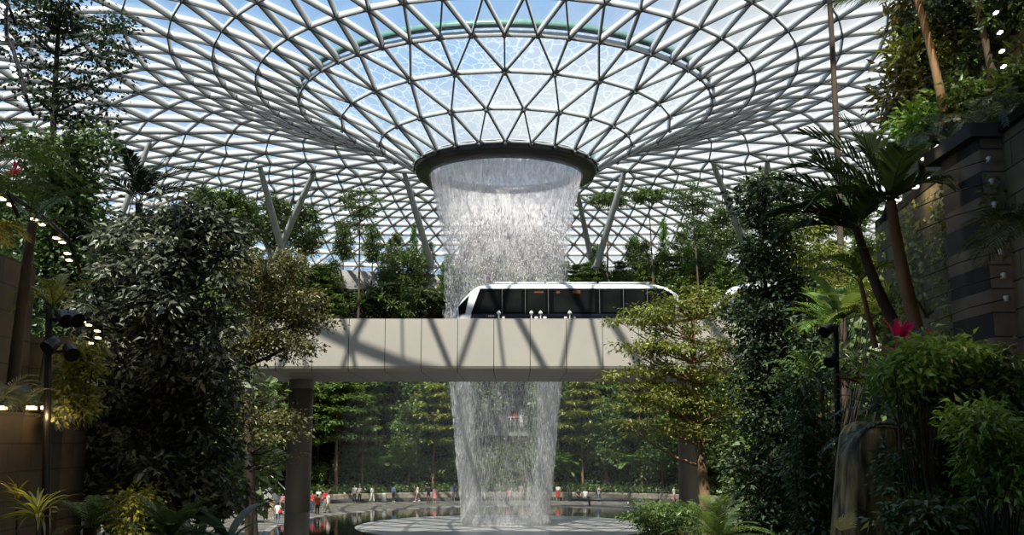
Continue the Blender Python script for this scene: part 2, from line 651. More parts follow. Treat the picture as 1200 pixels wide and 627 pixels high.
def slope(ang, rho):
    """height of the planted bowl that rings the plaza"""
    pr = [(31.6, 0.0), (31.61, 0.75), (33.5, 1.0), (35, 3.0), (36.8, 5.0), (38.3, 7.5), (40.5, 12.0), (42.6, 17.0), (44.3, 22.0), (45.5, 24.2), (60, 24.6)]
    return float(np.interp(rho, [q[0] for q in pr], [q[1] for q in pr]))


hb = MB()
AN0, AN1 = math.radians(-38), math.radians(218)
rr = [31.6, 31.62, 32.5, 33.5, 34.2, 35, 36, 36.8, 37.6, 38.3, 39.5, 40.5, 41.6, 42.6, 43.6, 44.3, 44.9]
nA = 120
aa = np.linspace(AN0, AN1, nA + 1)
vv = []
for r in rr:
    for a in aa:
        w = 0.25 * math.sin(a * 17 + r) + 0.2 * math.sin(a * 41 + r * 2.1)
        vv.append((CX + r * math.cos(a), CY + r * math.sin(a), slope(a, r) + (w if r > 33 else 0)))
ff = [[i * (nA + 1) + j, i * (nA + 1) + j + 1, (i + 1) * (nA + 1) + j + 1, (i + 1) * (nA + 1) + j] for i in range(len(rr) - 1) for j in range(nA)]
hb.add(vv, ff)
tag(hb.build('ground_slope', M['soil'], smooth=True), kind='structure')

# low stone wall that holds the planting beside the plaza
lw = MB()
lw.lathe([(31.2, -0.05), (31.2, 0.72), (31.25, 0.8), (31.75, 0.8), (31.8, 0.72), (31.8, -0.05)], 120, (CX, CY, 0), a0=AN0, a1=AN1)
tag(lw.build('trim_planter', M['wallstone']), kind='structure')
# dark step at its foot
ls_ = MB()
ls_.lathe([(30.6, -0.02), (30.6, 0.3), (31.2, 0.3)], 120, (CX, CY, 0), a0=AN0, a1=AN1)
tag(ls_.build('trim_step', M['concrete_dark']), kind='structure')

# upper deck under the foot of the roof
dk = MB()
dk.lathe([(44.8, 22.3), (44.8, 25.0), (75, 25.0)], 120, (CX, CY, 0), a0=AN0, a1=AN1)
dk.lathe([(44.8, 22.3), (75, 22.3)], 120, (CX, CY, 0), a0=AN0, a1=AN1)
tag(dk.build('floor_deck', [M['concrete']]), kind='structure')
# building wall under the deck, dark behind the planting
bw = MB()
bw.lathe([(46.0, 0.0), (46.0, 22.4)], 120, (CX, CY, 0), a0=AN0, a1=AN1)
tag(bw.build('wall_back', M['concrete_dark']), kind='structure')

# middle gallery behind the waterfall
gy = CY + 35.2
ga0, ga1 = math.radians(78), math.radians(101)
gm = MB()
gm.lathe([(36.9, 6.4), (36.9, 7.25), (36.9, 7.25), (40, 7.25), (40, 6.4), (36.9, 6.4)], 24, (CX, CY, 0), a0=ga0, a1=ga1)
tag(gm.build('floor_gallery', M['concrete']), kind='structure')
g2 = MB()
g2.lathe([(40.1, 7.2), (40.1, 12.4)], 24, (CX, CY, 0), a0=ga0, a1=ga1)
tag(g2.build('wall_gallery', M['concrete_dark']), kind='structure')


def railing(name, label, r, z, a0, a1, h=1.1, post=2.0):
    ca = (a0 + a1) / 2
    root = thing(name, label, 'railing', (CX + r * math.cos(ca), CY + r * math.sin(ca), z))
    a = np.linspace(a0, a1, 40)
    pt = np.stack([CX + r * np.cos(a), CY + r * np.sin(a), np.full(40, z + h)], 1)
    mb = MB()
    mb.tube(pt, 0.035, 6)
    mb.build('handrail', M['rail'], root)
    mb = MB()
    for q in (0.25, 0.5, 0.75):
        mb.tube(pt - (0, 0, h * q), 0.012, 4)
    mb.build('wire', M['rail'], root)
    npost = max(2, int(abs(a1 - a0) * r / post))
    for q in np.linspace(a0, a1, npost):
        mb = MB()
        mb.box((CX + r * math.cos(q), CY + r * math.sin(q), z + h / 2), (0.06, 0.06, h))
        mb.build('post', M['rail'], root)
    return root


railing('deck_railing', 'steel wire railing along the upper deck edge left of the waterfall', 45.0, 25.0, math.radians(96), math.radians(118))
railing('deck_railing', 'steel wire railing along the upper deck edge right of the waterfall', 45.0, 25.0, math.radians(58), math.radians(86))
railing('gallery_railing', 'thin railing of the middle gallery behind the falling water', 37.05, 7.25, ga0, ga1)

# near end: planted bank, unseen slab and wall added against light, stone walls on both sides
gnd = MB()
xs = np.linspace(-60, 60, 61)
ys = np.linspace(-16, 62, 40)


def bank(x, y):
    s = min(1.0, max(0.0, (y - 17) / 24.0))
    s = s * s * (3 - 2 * s)
    return 4.15 * (1 - s) - 0.03


vv = [(x, y, bank(x, y)) for y in ys for x in xs]
ff = [[j * 61 + i, j * 61 + i + 1, (j + 1) * 61 + i + 1, (j + 1) * 61 + i] for j in range(39) for i in range(60)]
gnd.add(vv, ff)
tag(gnd.build('ground', M['soil'], smooth=True), kind='structure')

sl = MB()
sl.box((0, -3.9, 25.2), (90, 22.4, 1.2))  # unseen overhead slab, added to keep the foreground in shade
tag(sl.build('shade_slab_near', M['concrete']), kind='structure')
bk = MB()
bk.box((0, -14.5, 14), (90, 0.6, 24))  # unseen wall behind the camera, added to stop sky light
tag(bk.build('light_stop_near', M['concrete']), kind='structure')

# ------------------------------------------------------------------ pool
m, nt, out = newmat('pool_water')
b = nd(nt, 'ShaderNodeBsdfPrincipled', Roughness=0.06)
b.inputs['Base Color'].default_value = (0.012, 0.013, 0.012, 1)
b.inputs['IOR'].default_value = 1.33
tc = nd(nt, 'ShaderNodeTexCoord')
nz = nd(nt, 'ShaderNodeTexNoise', Scale=1.6, Detail=4.0)
nt.links.new(tc.outputs['Object'], nz.inputs['Vector'])
bp = nd(nt, 'ShaderNodeBump', Strength=0.12, Distance=0.05)
nt.links.new(nz.outputs[0], bp.inputs['Height'])
nt.links.new(bp.outputs[0], b.inputs['Normal'])
nt.links.new(b.outputs[0], out.inputs[0])
M['pool'] = m
pl = MB()
pl.lathe([(0.01, 0.035), (0.985, 0.035), (1.0, 0.02)], 96, (CX, CY, 0), sx=15.8, sy=21.4)
tag(pl.build('pool', M['pool'], loc=(CX, CY, 0.0)), 'dark reflecting pool ringing the foot of the waterfall', 'pool', kind='stuff')
rim = MB()
rim.lathe([(1.0, 0.0), (1.0, 0.06), (1.03, 0.06), (1.03, 0.0)], 96, (CX, CY, 0), sx=15.8, sy=21.4)
tag(rim.build('trim_pool', M['concrete']), kind='structure')
M['basin'] = pmat('churned_water', (0.40, 0.385, 0.38), 0.3, col2=(0.33, 0.325, 0.33), nscale=0.35, detail=2)
bs = MB()
bs.lathe([(10.45, 0.03), (10.3, 0.06), (9.9, 0.07), (0.01, 0.07)], 96, (CX, CY - 0.3, 0))
tag(bs.build('splash_basin', M['basin'], loc=(CX, CY - .3, 0), smooth=True), 'round pale churning basin where the falling water lands', 'basin')

# ------------------------------------------------------------------ elevated train bridge
YB = 52.0
ztop = P(600, 373.5, YB)[2]
zlip = P(600, 430, YB)[2]
zlow = P(600, 435.5, YB)[2]
XL, XR = -46.0, 46.0
pw = 42.5 / FOC * (YB * CT + 5 * ST)
bridge = thing('train_bridge', None, None, (0, YB + 4.6, zlow), kind='structure')
# cross section: fascia front at YB, rounded bottom edge, flat soffit back to YB+9.4
sec = [(YB, ztop), (YB, zlip + .05), (YB + .06, zlip - .08), (YB + .22, zlow), (YB + 9.3, zlow), (YB + 9.4, zlip), (YB + 9.4, ztop), (YB + 9.1, ztop),
       (YB + 9.1, ztop - 1.9), (YB + .3, ztop - 1.9), (YB + .3, ztop)]
x0 = P(533 + 3.2, 400, YB)[0]
k0 = int((x0 - XL) / pw)
edges_x = [x0 + (k - k0) * pw for k in range(0, int((XR - XL) / pw) + 1)]
pn = MB()
for xa, xb in zip(edges_x[:-1], edges_x[1:]):
    g = 0.018
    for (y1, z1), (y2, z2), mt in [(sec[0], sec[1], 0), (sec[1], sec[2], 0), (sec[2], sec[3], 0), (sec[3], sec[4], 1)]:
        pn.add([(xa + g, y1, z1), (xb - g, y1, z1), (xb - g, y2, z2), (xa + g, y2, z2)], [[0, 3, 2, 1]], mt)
    pn.add([(xa + g, YB, ztop), (xb - g, YB, ztop), (xb - g, YB + .3, ztop), (xa + g, YB + .3, ztop)], [[0, 1, 2, 3]], 0)
    for e in (xa + g, xb - g):
        pn.add([(e, YB, ztop), (e, YB, zlip + .05), (e, YB + .04, zlip), (e, YB + .04, ztop)], [[0, 1, 2, 3]], 0)
tag(pn.build('fascia', [M['panel'], M['soffit']], bridge), kind='structure')
core = MB()
inn = [(y + (.035 if y < YB + 1 else 0), z + (.03 if z < zlip - .01 else (-.02 if z > ztop - .1 else 0))) for y, z in sec]
kk = len(inn)
v = [(x, y, z) for x in (XL, XR) for y, z in inn]
core.add(v, [[q, (q + 1) % kk, kk + (q + 1) % kk, kk + q] for q in range(kk)], 0)
tag(core.build('girder', M['panel_gap'], bridge), kind='structure')


def pillar(name, pxc, Y, wpx, label):
    r = wpx / 2 / FOC * Y
    p = PX(pxc, Y, 3)
    root = thing(name, label, 'pillar', (p[0], Y, 0), kind='structure')
    mb = MB()
    n = 28
    prof = [(r, -0.2), (r, 1.95), (r * .97, 1.96), (r * .97, 2.0), (r, 2.01), (r, zlow - .55), (r * .97, zlow - .54), (r * .97, zlow - .5), (r, zlow - .49), (r, zlow)]
    mb.lathe(prof, n, (p[0], Y, 0))
    o = mb.build('shaft', M['panel_grey'], root, smooth=True)
    return root


M['panel_grey'] = pmat('pillar_cladding', (0.20, 0.18, 0.15), 0.5, col2=(0.18, 0.16, 0.135), nscale=0.6)
pillar('pillar_left', 349, YB + 7.2, 28.5, 'round grey bridge pillar left of the pool')
pillar('pillar_right', 811, YB + 7.2, 30, 'round grey bridge pillar behind the layered tree')

# ------------------------------------------------------------------ train cars
M['train_white'] = pmat('train_white', (0.70, 0.71, 0.72), 0.25, col2=(0.76, 0.77, 0.78), nscale=0.5, coat=0.4)
M['train_roof'] = pmat('train_roof', (0.72, 0.73, 0.74), 0.35, col2=(0.62, 0.63, 0.64), nscale=0.7)
M['train_glass'] = pmat('train_window', (0.003, 0.003, 0.004), 0.3, col2=(0.005, 0.005, 0.006), nscale=0.3, spec=0.12)
M['train_blue'] = pmat('train_navy', (0.022, 0.028, 0.05), 0.3, col2=(0.02, 0.024, 0.04))
M['train_pane'] = pmat('train_pane', (0.014, 0.016, 0.015), 0.35, col2=(0.006, 0.007, 0.007), nscale=0.8, spec=0.12)
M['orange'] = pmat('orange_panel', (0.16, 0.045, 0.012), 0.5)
YT = YB + 1.5                       # near side of the cars
ppm = FOC / (YT * CT + 6 * ST)


def tz(py):
    return P(600, py, YT)[2]


def tx(px, py=350):
    return P(px, py, YT)[0]


ZB = ztop - 1.75                    # floor of the cars, on the guideway
DEP = 2.7


def train_car(label, shift, full=True):
    X0 = tx(533) + shift
    root = thing('train_car', label, 'train', (X0 + 6, YT + DEP / 2, ZB - 0.1), group='airport shuttle train cars')
    top, sh = [], 0
    outl = [(533, 372), (534.5, 360), (541, 350), (550, 340), (559, 333.5), (570, 331), (600, 330.3), (700, 330.3), (770, 331.2), (784, 335), (794, 342), (800, 351), (803.5, 360), (805, 372)]
    xs_ = np.array([tx(a) for a, b in outl]) + shift
    zs_ = np.array([tz(b) for a, b in outl])
    # hull: rounded cross sections strung along the car
    cs = [(0.0, 0.0), (-.0, .55), (.0, .88), (.035, .955), (.14, .985), (.5, 1.0), (.86, .985), (.965, .955), (1.0, .88), (1.0, .55), (1.0, 0.0)]
    v = []
    for i, (x, z) in enumerate(zip(xs_, zs_)):
        taper = 0.16 if i in (0, len(xs_) - 1) else (0.06 if i in (1, len(xs_) - 2) else 0.0)
        for a, b in cs:
            a2 = taper + a * (1 - 2 * taper)
            v.append((x, YT + a2 * DEP, ZB + b * (z - ZB)))
    kk = len(cs)
    f = [[i * kk + j, i * kk + j + 1, (i + 1) * kk + j + 1, (i + 1) * kk + j] for i in range(len(xs_) - 1) for j in range(kk - 1)]
    mb = MB()
    mb.add(v, f)
    mb.add(v[:kk], [list(range(kk))])
    mb.add(v[-kk:], [list(range(kk))[::-1]])
    mb.build('body', M['train_white'], root)
    # roof equipment fairing
    mb = MB()
    xa, xb = tx(578) + shift, tx(764) + shift
    zt = tz(330.3)
    for k in range(3):
        w = (xb - xa) / 3
        mb.box((xa + w * (k + .5), YT + DEP / 2, zt + .03), (w - .12, DEP * .62, .08))
    mb.build('roof', M['train_roof'], root)
    yf = YT - 0.015

    def side(poly, d, mt, name, par, z0=None):
        m2 = MB()
        m2.prism([(tx(a) + shift, yf - d, tz(b)) for a, b in poly], (0, d + .06, 0))
        return m2.build(name, mt, par)
    band = side([(552, 368), (562.5, 338.2), (777, 338.2), (788, 344), (792, 354), (790, 368)], .02, M['train_glass'], 'window_band', root)
    for poly in ([(569, 342), (584, 342), (584, 365), (561, 365)], [(592, 340), (611, 340), (611, 366), (592, 366)], [(618, 340), (639, 340), (639, 366), (618, 366)], [(649, 340), (697, 340), (697, 366), (649, 366)],
                 [(707, 340), (727, 340), (727, 366), (707, 366)], [(733, 340), (755, 340), (755, 366), (733, 366)], [(762, 341), (776, 341), (786, 351), (782, 365), (762, 365)]):
        side(poly, .035, M['train_pane'], 'pane', band)
    for a in (588.5, 615.5, 642.5, 702.5, 730.5, 758.5):
        side([(a - .35, 338.5), (a + .35, 338.5), (a + .35, 368), (a - .35, 368)], .045, M['steel_dark'], 'mullion', band)
    side([(551.5, 373), (553, 367.5), (791, 367.5), (790, 373)], .02, M['train_blue'], 'stripe', root)
    side([(551, 400), (551.5, 373.5), (790, 373.5), (790, 400)], .015, M['train_white'], 'skirt', root)
    # small quarter windows at both noses
    side([(537, 359.5), (549.3, 346.5), (545.3, 367.5), (538, 369)], .02, M['train_glass'], 'nose_window', root)
    side([(795, 346), (801.5, 359), (802, 370), (795.5, 368)], .02, M['train_glass'], 'nose_window', root)
    # windscreens that wrap the sloping ends
    for (i, j, s) in ((1, 3, -1), (len(xs_) - 2, len(xs_) - 4, 1)):
        m2 = MB()
        y0, y1 = YT + .32, YT + DEP - .32
        A_, B_ = (xs_[i] - .02 * s, zs_[i] - .02), (xs_[j] - .02 * s, zs_[j] - .015)
        m2.prism([(A_[0], y0, A_[1] - .1), (A_[0], y1, A_[1] - .1), (B_[0], y1, B_[1]), (B_[0], y0, B_[1])], (.025 * s, 0, .02))
        m2.build('windscreen', M['train_glass'], root)
    # ceiling lights in the windows, glow put into colour, and the operator's mark
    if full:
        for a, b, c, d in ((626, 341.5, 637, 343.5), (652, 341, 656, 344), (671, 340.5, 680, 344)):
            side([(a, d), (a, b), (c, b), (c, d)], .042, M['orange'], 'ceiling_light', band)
        side([(569.3, 371.3), (569.3, 369.3), (571, 369.3), (571, 371.3)], .03, M['red'], 'badge', root)
        m2 = MB()
        for q in range(4):
            a = 572.2 + q * 1.9
            m2.prism([(tx(a) + shift, yf - .03, tz(371.4)), (tx(a) + shift, yf - .03, tz(369.6)), (tx(a + 1.4) + shift, yf - .03, tz(369.6)), (tx(a + 1.4) + shift, yf - .03, tz(371.4))], (0, .02, 0))
        m2.build('lettering', M['train_white'], root)
    # bogies and tyres on the guideway
    for xx in (2.2, 9.4):
        for yy in (.45, 2.25):
            m2 = MB()
            m2.tube([(X0 + xx, YT + yy - .15, ZB - .05), (X0 + xx, YT + yy + .15, ZB - .05)], .48, 16)
            m2.build('wheel', M['black'], root)
    return root


M['red'] = pmat('red_paint', (0.5, 0.03, 0.03), 0.5)
train_car('white shuttle train car with black windows, whole, on the bridge before the waterfall', 0.0)
train_car('white shuttle train car mostly hidden behind the dark columnar tree', tx(836) - tx(533), full=False)
# guideway running surface

# mushroom lamps on the parapet
M['lamp_white'] = pmat('lamp_white', (0.75, 0.74, 0.70), 0.4)
for k, px in enumerate((584.5, 622.7, 633.5, 667.8)):
    p = P(px, 373.5, YB + .15)
    lab = ['small white mushroom lamp on the bridge parapet, alone below the train door', 'left one of the close pair of white mushroom lamps on the parapet',
           'right one of the close pair of white mushroom lamps on the parapet', 'small white mushroom lamp on the parapet under the wide train window'][k]
    root = thing('parapet_lamp', lab, 'lamp', (p[0], p[1], ztop), group='mushroom lamps on the bridge parapet')
    mb = MB()
    mb.tube([(p[0], p[1], ztop), (p[0], p[1], ztop + .28)], .035, 8)
    mb.build('post', M['lamp_white'], root)
    mb = MB()
    mb.lathe([(.001, ztop + .44), (.05, ztop + .42), (.11, ztop + .33), (.10, ztop + .27), (.04, ztop + .24), (.001, ztop + .24)], 12, (p[0], p[1], 0))
    mb.build('lamp_head', M['lamp_white'], root, smooth=True)
for k, (px, w) in enumerate(((590, 3), (628.5, 4), (638.5, 4.2), (662.8, 3.4), (673, 3))):
    p = P(px, 373.5, YB + .15)
    mb = MB()
    ww = w / ppm
    mb.box((p[0], p[1], ztop + .05), (ww, .12, .10))
    mb.box((p[0], p[1], ztop + .11), (ww * .8, .08, .03))
    o = mb.build('junction_box', M['lamp_white'] if k != 4 else M['column'], loc=(p[0], p[1], ztop))
    tag(o, ['tiny pale junction box beside the lone parapet lamp', 'white junction box between the pair of parapet lamps', 'white junction box right of the pair of parapet lamps',
            'white junction box left of the last parapet lamp', 'tiny grey junction box right of the last parapet lamp'][k], 'junction box', 'junction boxes on the bridge parapet')

# ------------------------------------------------------------------ the waterfall
def fallr(z):
    zz = [0.1, 1.2, 4, 8, 12, 15, 18.4, 20.5, 22.5, 24.0, 25.2]
    rrr = [3.1, 3.05, 3.35, 3.7, 4.15, 4.35, 4.47, 4.65, 5.0, 5.35, 5.6]
    return np.interp(z, zz, rrr)


m, nt, out = newmat('falling_water')
d = nd(nt, 'ShaderNodeBsdfDiffuse')
d.inputs[0].default_value = (0.99, 0.975, 0.985, 1)
tl = nd(nt, 'ShaderNodeBsdfTranslucent')
tl.inputs[0].default_value = (0.99, 0.975, 0.985, 1)
mm = nd(nt, 'ShaderNodeMixShader', Fac=0.3)
nt.links.new(d.outputs[0], mm.inputs[1])
nt.links.new(tl.outputs[0], mm.inputs[2])
tr = nd(nt, 'ShaderNodeBsdfTransparent')
tc = nd(nt, 'ShaderNodeTexCoord')
sp = nd(nt, 'ShaderNodeSeparateXYZ')
nt.links.new(tc.outputs['Object'], sp.inputs[0])
zr = nd(nt, 'ShaderNodeMapRange')
zr.inputs['From Min'].default_value = 0.0
zr.inputs['From Max'].default_value = 26.0
nt.links.new(sp.outputs['Z'], zr.inputs[0])
dens = nd(nt, 'ShaderNodeValToRGB')
els = dens.color_ramp.elements
els[0].position, els[0].color = 0.0, (0.10, 0.10, 0.10, 1)
els[1].position, els[1].color = 1.0, (0.68, 0.68, 0.68, 1)
for pos, val in ((0.10, 0.04), (0.40, 0.035), (0.52, 0.05), (0.66, 0.055), (0.76, 0.09), (0.83, 0.20), (0.89, 0.45), (0.93, 0.60)):
    e = els.new(pos)
    e.color = (val, val, val, 1)
nt.links.new(zr.outputs[0], dens.inputs[0])
mp = nd(nt, 'ShaderNodeMapping')
mp.inputs['Scale'].default_value = (1, 1, 0.22)
nt.links.new(tc.outputs['Object'], mp.inputs[0])
n1 = nd(nt, 'ShaderNodeTexNoise', Scale=5.0, Detail=5.0, Roughness=0.75)
nt.links.new(mp.outputs[0], n1.inputs['Vector'])
st = nd(nt, 'ShaderNodeMapRange')
st.inputs['From Min'].default_value = 0.38
st.inputs['From Max'].default_value = 0.62
st.inputs['To Min'].default_value = -0.9
st.inputs['To Max'].default_value = 1.6
nt.links.new(n1.outputs[0], st.inputs[0])
inv = nd(nt, 'ShaderNodeMath', operation='SUBTRACT')
inv.inputs[0].default_value = 1.0
nt.links.new(dens.outputs[0], inv.inputs[1])
m3 = nd(nt, 'ShaderNodeMath', operation='MULTIPLY_ADD')
nt.links.new(st.outputs[0], m3.inputs[0])
nt.links.new(inv.outputs[0], m3.inputs[1])
m3.inputs[2].default_value = 1.0
mu = nd(nt, 'ShaderNodeMath', operation='MULTIPLY', use_clamp=True)
nt.links.new(dens.outputs[0], mu.inputs[0])
nt.links.new(m3.outputs[0], mu.inputs[1])
ms = nd(nt, 'ShaderNodeMixShader')
nt.links.new(mu.outputs[0], ms.inputs[0])
nt.links.new(tr.outputs[0], ms.inputs[1])
nt.links.new(mm.outputs[0], ms.inputs[2])
nt.links.new(ms.outputs[0], out.inputs[0])
M['fall'] = m
M['drops'] = None
m, nt, out = newmat('water_drops')
d = nd(nt, 'ShaderNodeBsdfDiffuse')
d.inputs[0].default_value = (0.9, 0.89, 0.89, 1)
tl = nd(nt, 'ShaderNodeBsdfTranslucent')
tl.inputs[0].default_value = (0.9, 0.89, 0.89, 1)
mm = nd(nt, 'ShaderNodeMixShader', Fac=0.5)
nt.links.new(d.outputs[0], mm.inputs[1])
nt.links.new(tl.outputs[0], mm.inputs[2])
nt.links.new(mm.outputs[0], out.inputs[0])
M['drops'] = m
wf = thing('waterfall', 'tall round white waterfall dropping from the roof opening into the pool', 'waterfall', (CX, CY, 0.15), kind='stuff')
sh = MB()
zz = np.concatenate([np.linspace(0.15, 14, 24), np.linspace(14.5, 25.25, 30)])
for k, s in enumerate((1.0, 0.94)):
    sh.lathe([(fallr(z) * s, z) for z in zz], 96, (CX, CY, 0))
sh.build('water_sheet', M['fall'], wf, smooth=True)['kind'] = 'stuff'


def drops(n, zlo, zhi, rin, rout, l0, l1, w0, w1, lobes=0.0):
    z = RNG.uniform(zlo, zhi, n)
    a = RNG.uniform(0, 2 * PI, n)
    if lobes:
        keep = RNG.uniform(0, 1, n) < (1 - lobes) + lobes * np.abs(np.cos(a)) ** 7
        z, a = z[keep], a[keep]
    n = len(z)
    q = np.sqrt(RNG.uniform(rin ** 2, rout ** 2, n))
    r = fallr(z) * q
    L = RNG.uniform(l0, l1, n)
    w = RNG.uniform(w0, w1, n)
    c = np.stack([CX + r * np.cos(a), CY + r * np.sin(a), z], 1)
    off = np.array([[0, 0, .5], [1, 0, -.1], [-.5, .87, -.1], [-.5, -.87, -.1], [0, 0, -.5]])
    v = c[:, None, :] + off[None] * np.stack([w, w, L], 1)[:, None, :]
    v[:, :, 2] = np.maximum(v[:, :, 2], 0.12)
    v[:, :, 2] = np.minimum(v[:, :, 2], 25.2)
    f0 = np.array([[0, 1, 2], [0, 2, 3], [0, 3, 1], [4, 2, 1], [4, 3, 2], [4, 1, 3]])
    return v.reshape(-1, 3), ((np.arange(n) * 5)[:, None, None] + f0[None]).reshape(-1, 3)


db = MB()
db.add(*drops(9000, 14, 25.2, .90, 1.02, .12, .5, .007, .017))
db.add(*drops(5000, 14, 22, .55, 1.02, .08, .3, .02, .045))
db.add(*drops(95000, 0.2, 15, .66, 1.04, .2, .9, .004, .010, lobes=.975))
db.add(*drops(7000, 0.2, 15, .2, 1.1, .1, .5, .004, .008, lobes=.2))
db.build('water_drops', M['drops'], wf)['kind'] = 'stuff'

# fine spray hanging around the foot of the fall
m, nt, out = newmat('spray_haze')
vs = nd(nt, 'ShaderNodeVolumeScatter', Density=0.0042, Anisotropy=0.2)
vs.inputs[0].default_value = (0.93, 0.94, 0.95, 1)
nt.links.new(vs.outputs[0], out.inputs['Volume'])
M['haze'] = m
hz = MB()
hz.lathe([(.01, .3), (12, .3), (13, 2), (12, 8), (9, 12), (6, 14), (.01, 14.5)], 40, (CX, CY + 2, 0))
tag(hz.build('spray', M['haze'], loc=(CX, CY + 2, .3)), 'thin grey spray haze hanging around the foot of the waterfall', 'spray', kind='stuff')

# curved brown pavilion up on the deck, seen through the water
M['wood'] = pmat('pavilion_wood', (0.30, 0.19, 0.11), 0.6, col2=(0.20, 0.13, 0.08), nscale=1.2, stretch=(0.3, 1, 1))
pv = thing('pavilion', 'curved brown timber pavilion on the deck seen through the waterfall', 'pavilion', PX(603, 124, 25))
mb = MB()
n = 24
c0 = PX(598, 121, 25.0)
W_, H_ = 6.7, 7.4
th = np.linspace(0, PI, n + 1)
for k in range(9):
    y0, y1 = c0[1] + k * 1.0, c0[1] + k * 1.0 + .93
    s0, s1 = 1 - .012 * k * k, 1 - .012 * (k + 1) ** 2
    for i in range(n):
        q = []
        for (t_, yy, ss) in ((th[i], y0, s0), (th[i + 1], y0, s0), (th[i + 1], y1, s1), (th[i], y1, s1)):
            q.append((c0[0] - W_ * ss * math.cos(t_), yy, c0[2] + H_ * ss * math.sin(t_)))
        mb.add(q, [[0, 1, 2, 3]])
mb.build('canopy', M['wood'], pv)
mb = MB()
mb.add([(c0[0] - W_ * .97 * math.cos(t_), c0[1] + .8, c0[2] + H_ * .97 * math.sin(t_)) for t_ in th], [list(range(n + 1))])
mb.build('front_screen', M['concrete_dark'], pv)
mb = MB()
for i in range(n):
    a_, b_ = th[i], th[i + 1]
    mb.tube([(c0[0] - W_ * math.cos(a_), c0[1], c0[2] + H_ * math.sin(a_)), (c0[0] - W_ * math.cos(b_), c0[1], c0[2] + H_ * math.sin(b_))], .16, 6)
mb.build('arch_rib', M['wood'], pv)
# ------------------------------------------------------------------ plants: builders
def unit(v):
    return v / (np.linalg.norm(v, axis=-1, keepdims=True) + 1e-9)


def leaves(mb, pos, d, nr, L, W, kind='fold', mat=0, droop=0.18):
    n = len(pos)
    if n == 0:
        return
    d = unit(d)
    nr = unit(nr - (nr * d).sum(1)[:, None] * d)
    b = np.cross(nr, d)
    L = np.broadcast_to(np.asarray(L, float), (n,))[:, None]
    W = np.broadcast_to(np.asarray(W, float), (n,))[:, None]
    if kind == 'quad':
        v = np.stack([pos, pos + d * L * .45 + b * W * .5 + nr * W * .12, pos + d * L - nr * L * droop, pos + d * L * .45 - b * W * .5 + nr * W * .12], 1)
        f = (np.arange(n) * 4)[:, None] + np.arange(4)[None]
        mb.add(v.reshape(-1, 3), f, mat)
    else:
        v = np.stack([pos, pos + d * L * .5 - nr * L * droop * .2, pos + d * L - nr * L * droop,
                      pos + d * L * .42 + b * W * .5 + nr * W * .18, pos + d * L * .42 - b * W * .5 + nr * W * .18], 1)
        f0 = np.array([[0, 1, 2, 3], [0, 4, 2, 1]])
        f = (np.arange(n) * 5)[:, None, None] + f0[None]
        mb.add(v.reshape(-1, 3), f.reshape(-1, 4), mat)


def clusters(mb, cen, rc, npc, L, W, flat=.6, up=.7, out=1.0, kind='fold', mat=0, rng=RNG, droop=.18, axis=None):
    """npc leaves around every cluster centre, facing outward and up like twigs' ends"""
    cen = np.asarray(cen, float)
    m = len(cen)
    if m == 0:
        return
    c = np.repeat(cen, npc, 0)
    n = len(c)
    o = rng.normal(0, 1, (n, 3))
    rcs = np.repeat(np.broadcast_to(np.asarray(rc, float), (m,)), npc)
    pos = c + o * rcs[:, None] * np.array([1, 1, flat]) * .55
    d = o * np.array([1, 1, .35]) * out + rng.normal(0, .45, (n, 3))
    d[:, 2] -= .15
    nr = rng.normal(0, 1 - up, (n, 3)) + np.array([0, 0, up])
    s = rng.uniform(.65, 1.2, n)
    leaves(mb, pos, d, nr, L * s, W * s, kind, mat, droop)


def in_ell(c, r, n, shell=.55, rng=RNG):
    """points inside an ellipsoid, gathered towards its skin"""
    u = unit(rng.normal(0, 1, (n, 3)))
    q = rng.uniform(shell ** 3, 1, n) ** (1 / 3)
    return np.asarray(c) + u * q[:, None] * np.asarray(r)


def limb(mb, a, b, r0, r1, bend=.12, n=5, seg=4, mat=0, rng=RNG):
    a, b = np.asarray(a, float), np.asarray(b, float)
    L = np.linalg.norm(b - a)
    t = np.linspace(0, 1, seg)[:, None]
    off = rng.normal(0, 1, 3) * bend * L
    pts = a + (b - a) * t + off * (t * (1 - t)) * 1.2 + np.array([0, 0, 1]) * bend * L * (t * (1 - t)) * -1.0
    mb.tube(pts, np.linspace(r0, r1, seg), n, mat, caps=False)


def wood(mb, trunk, rad, cen, step=1, r_b=.35, rng=RNG, low=.25, lift=.5):
    """trunk and the branches that carry the leaf clusters"""
    trunk = np.asarray(trunk, float)
    k = len(trunk)
    tt = np.linspace(0, 1, 14)
    path = np.stack([np.interp(tt, np.linspace(0, 1, k), trunk[:, i]) for i in range(3)], 1)
    rr = np.interp(tt, [0, .06, 1], [rad * 1.25, rad, rad * .25])
    mb.tube(path, rr, 9, 0)
    H = path[-1, 2] - path[0, 2]
    for c in cen[::step]:
        dist = np.hypot(c[0] - path[:, 0].mean(), c[1] - path[:, 1].mean())
        zs = c[2] - lift * dist
        j = int(np.clip(np.searchsorted(path[:, 2], zs), int(14 * low), 13))
        limb(mb, path[j], c, rr[j] * r_b + .008, .007, n=4, rng=rng)


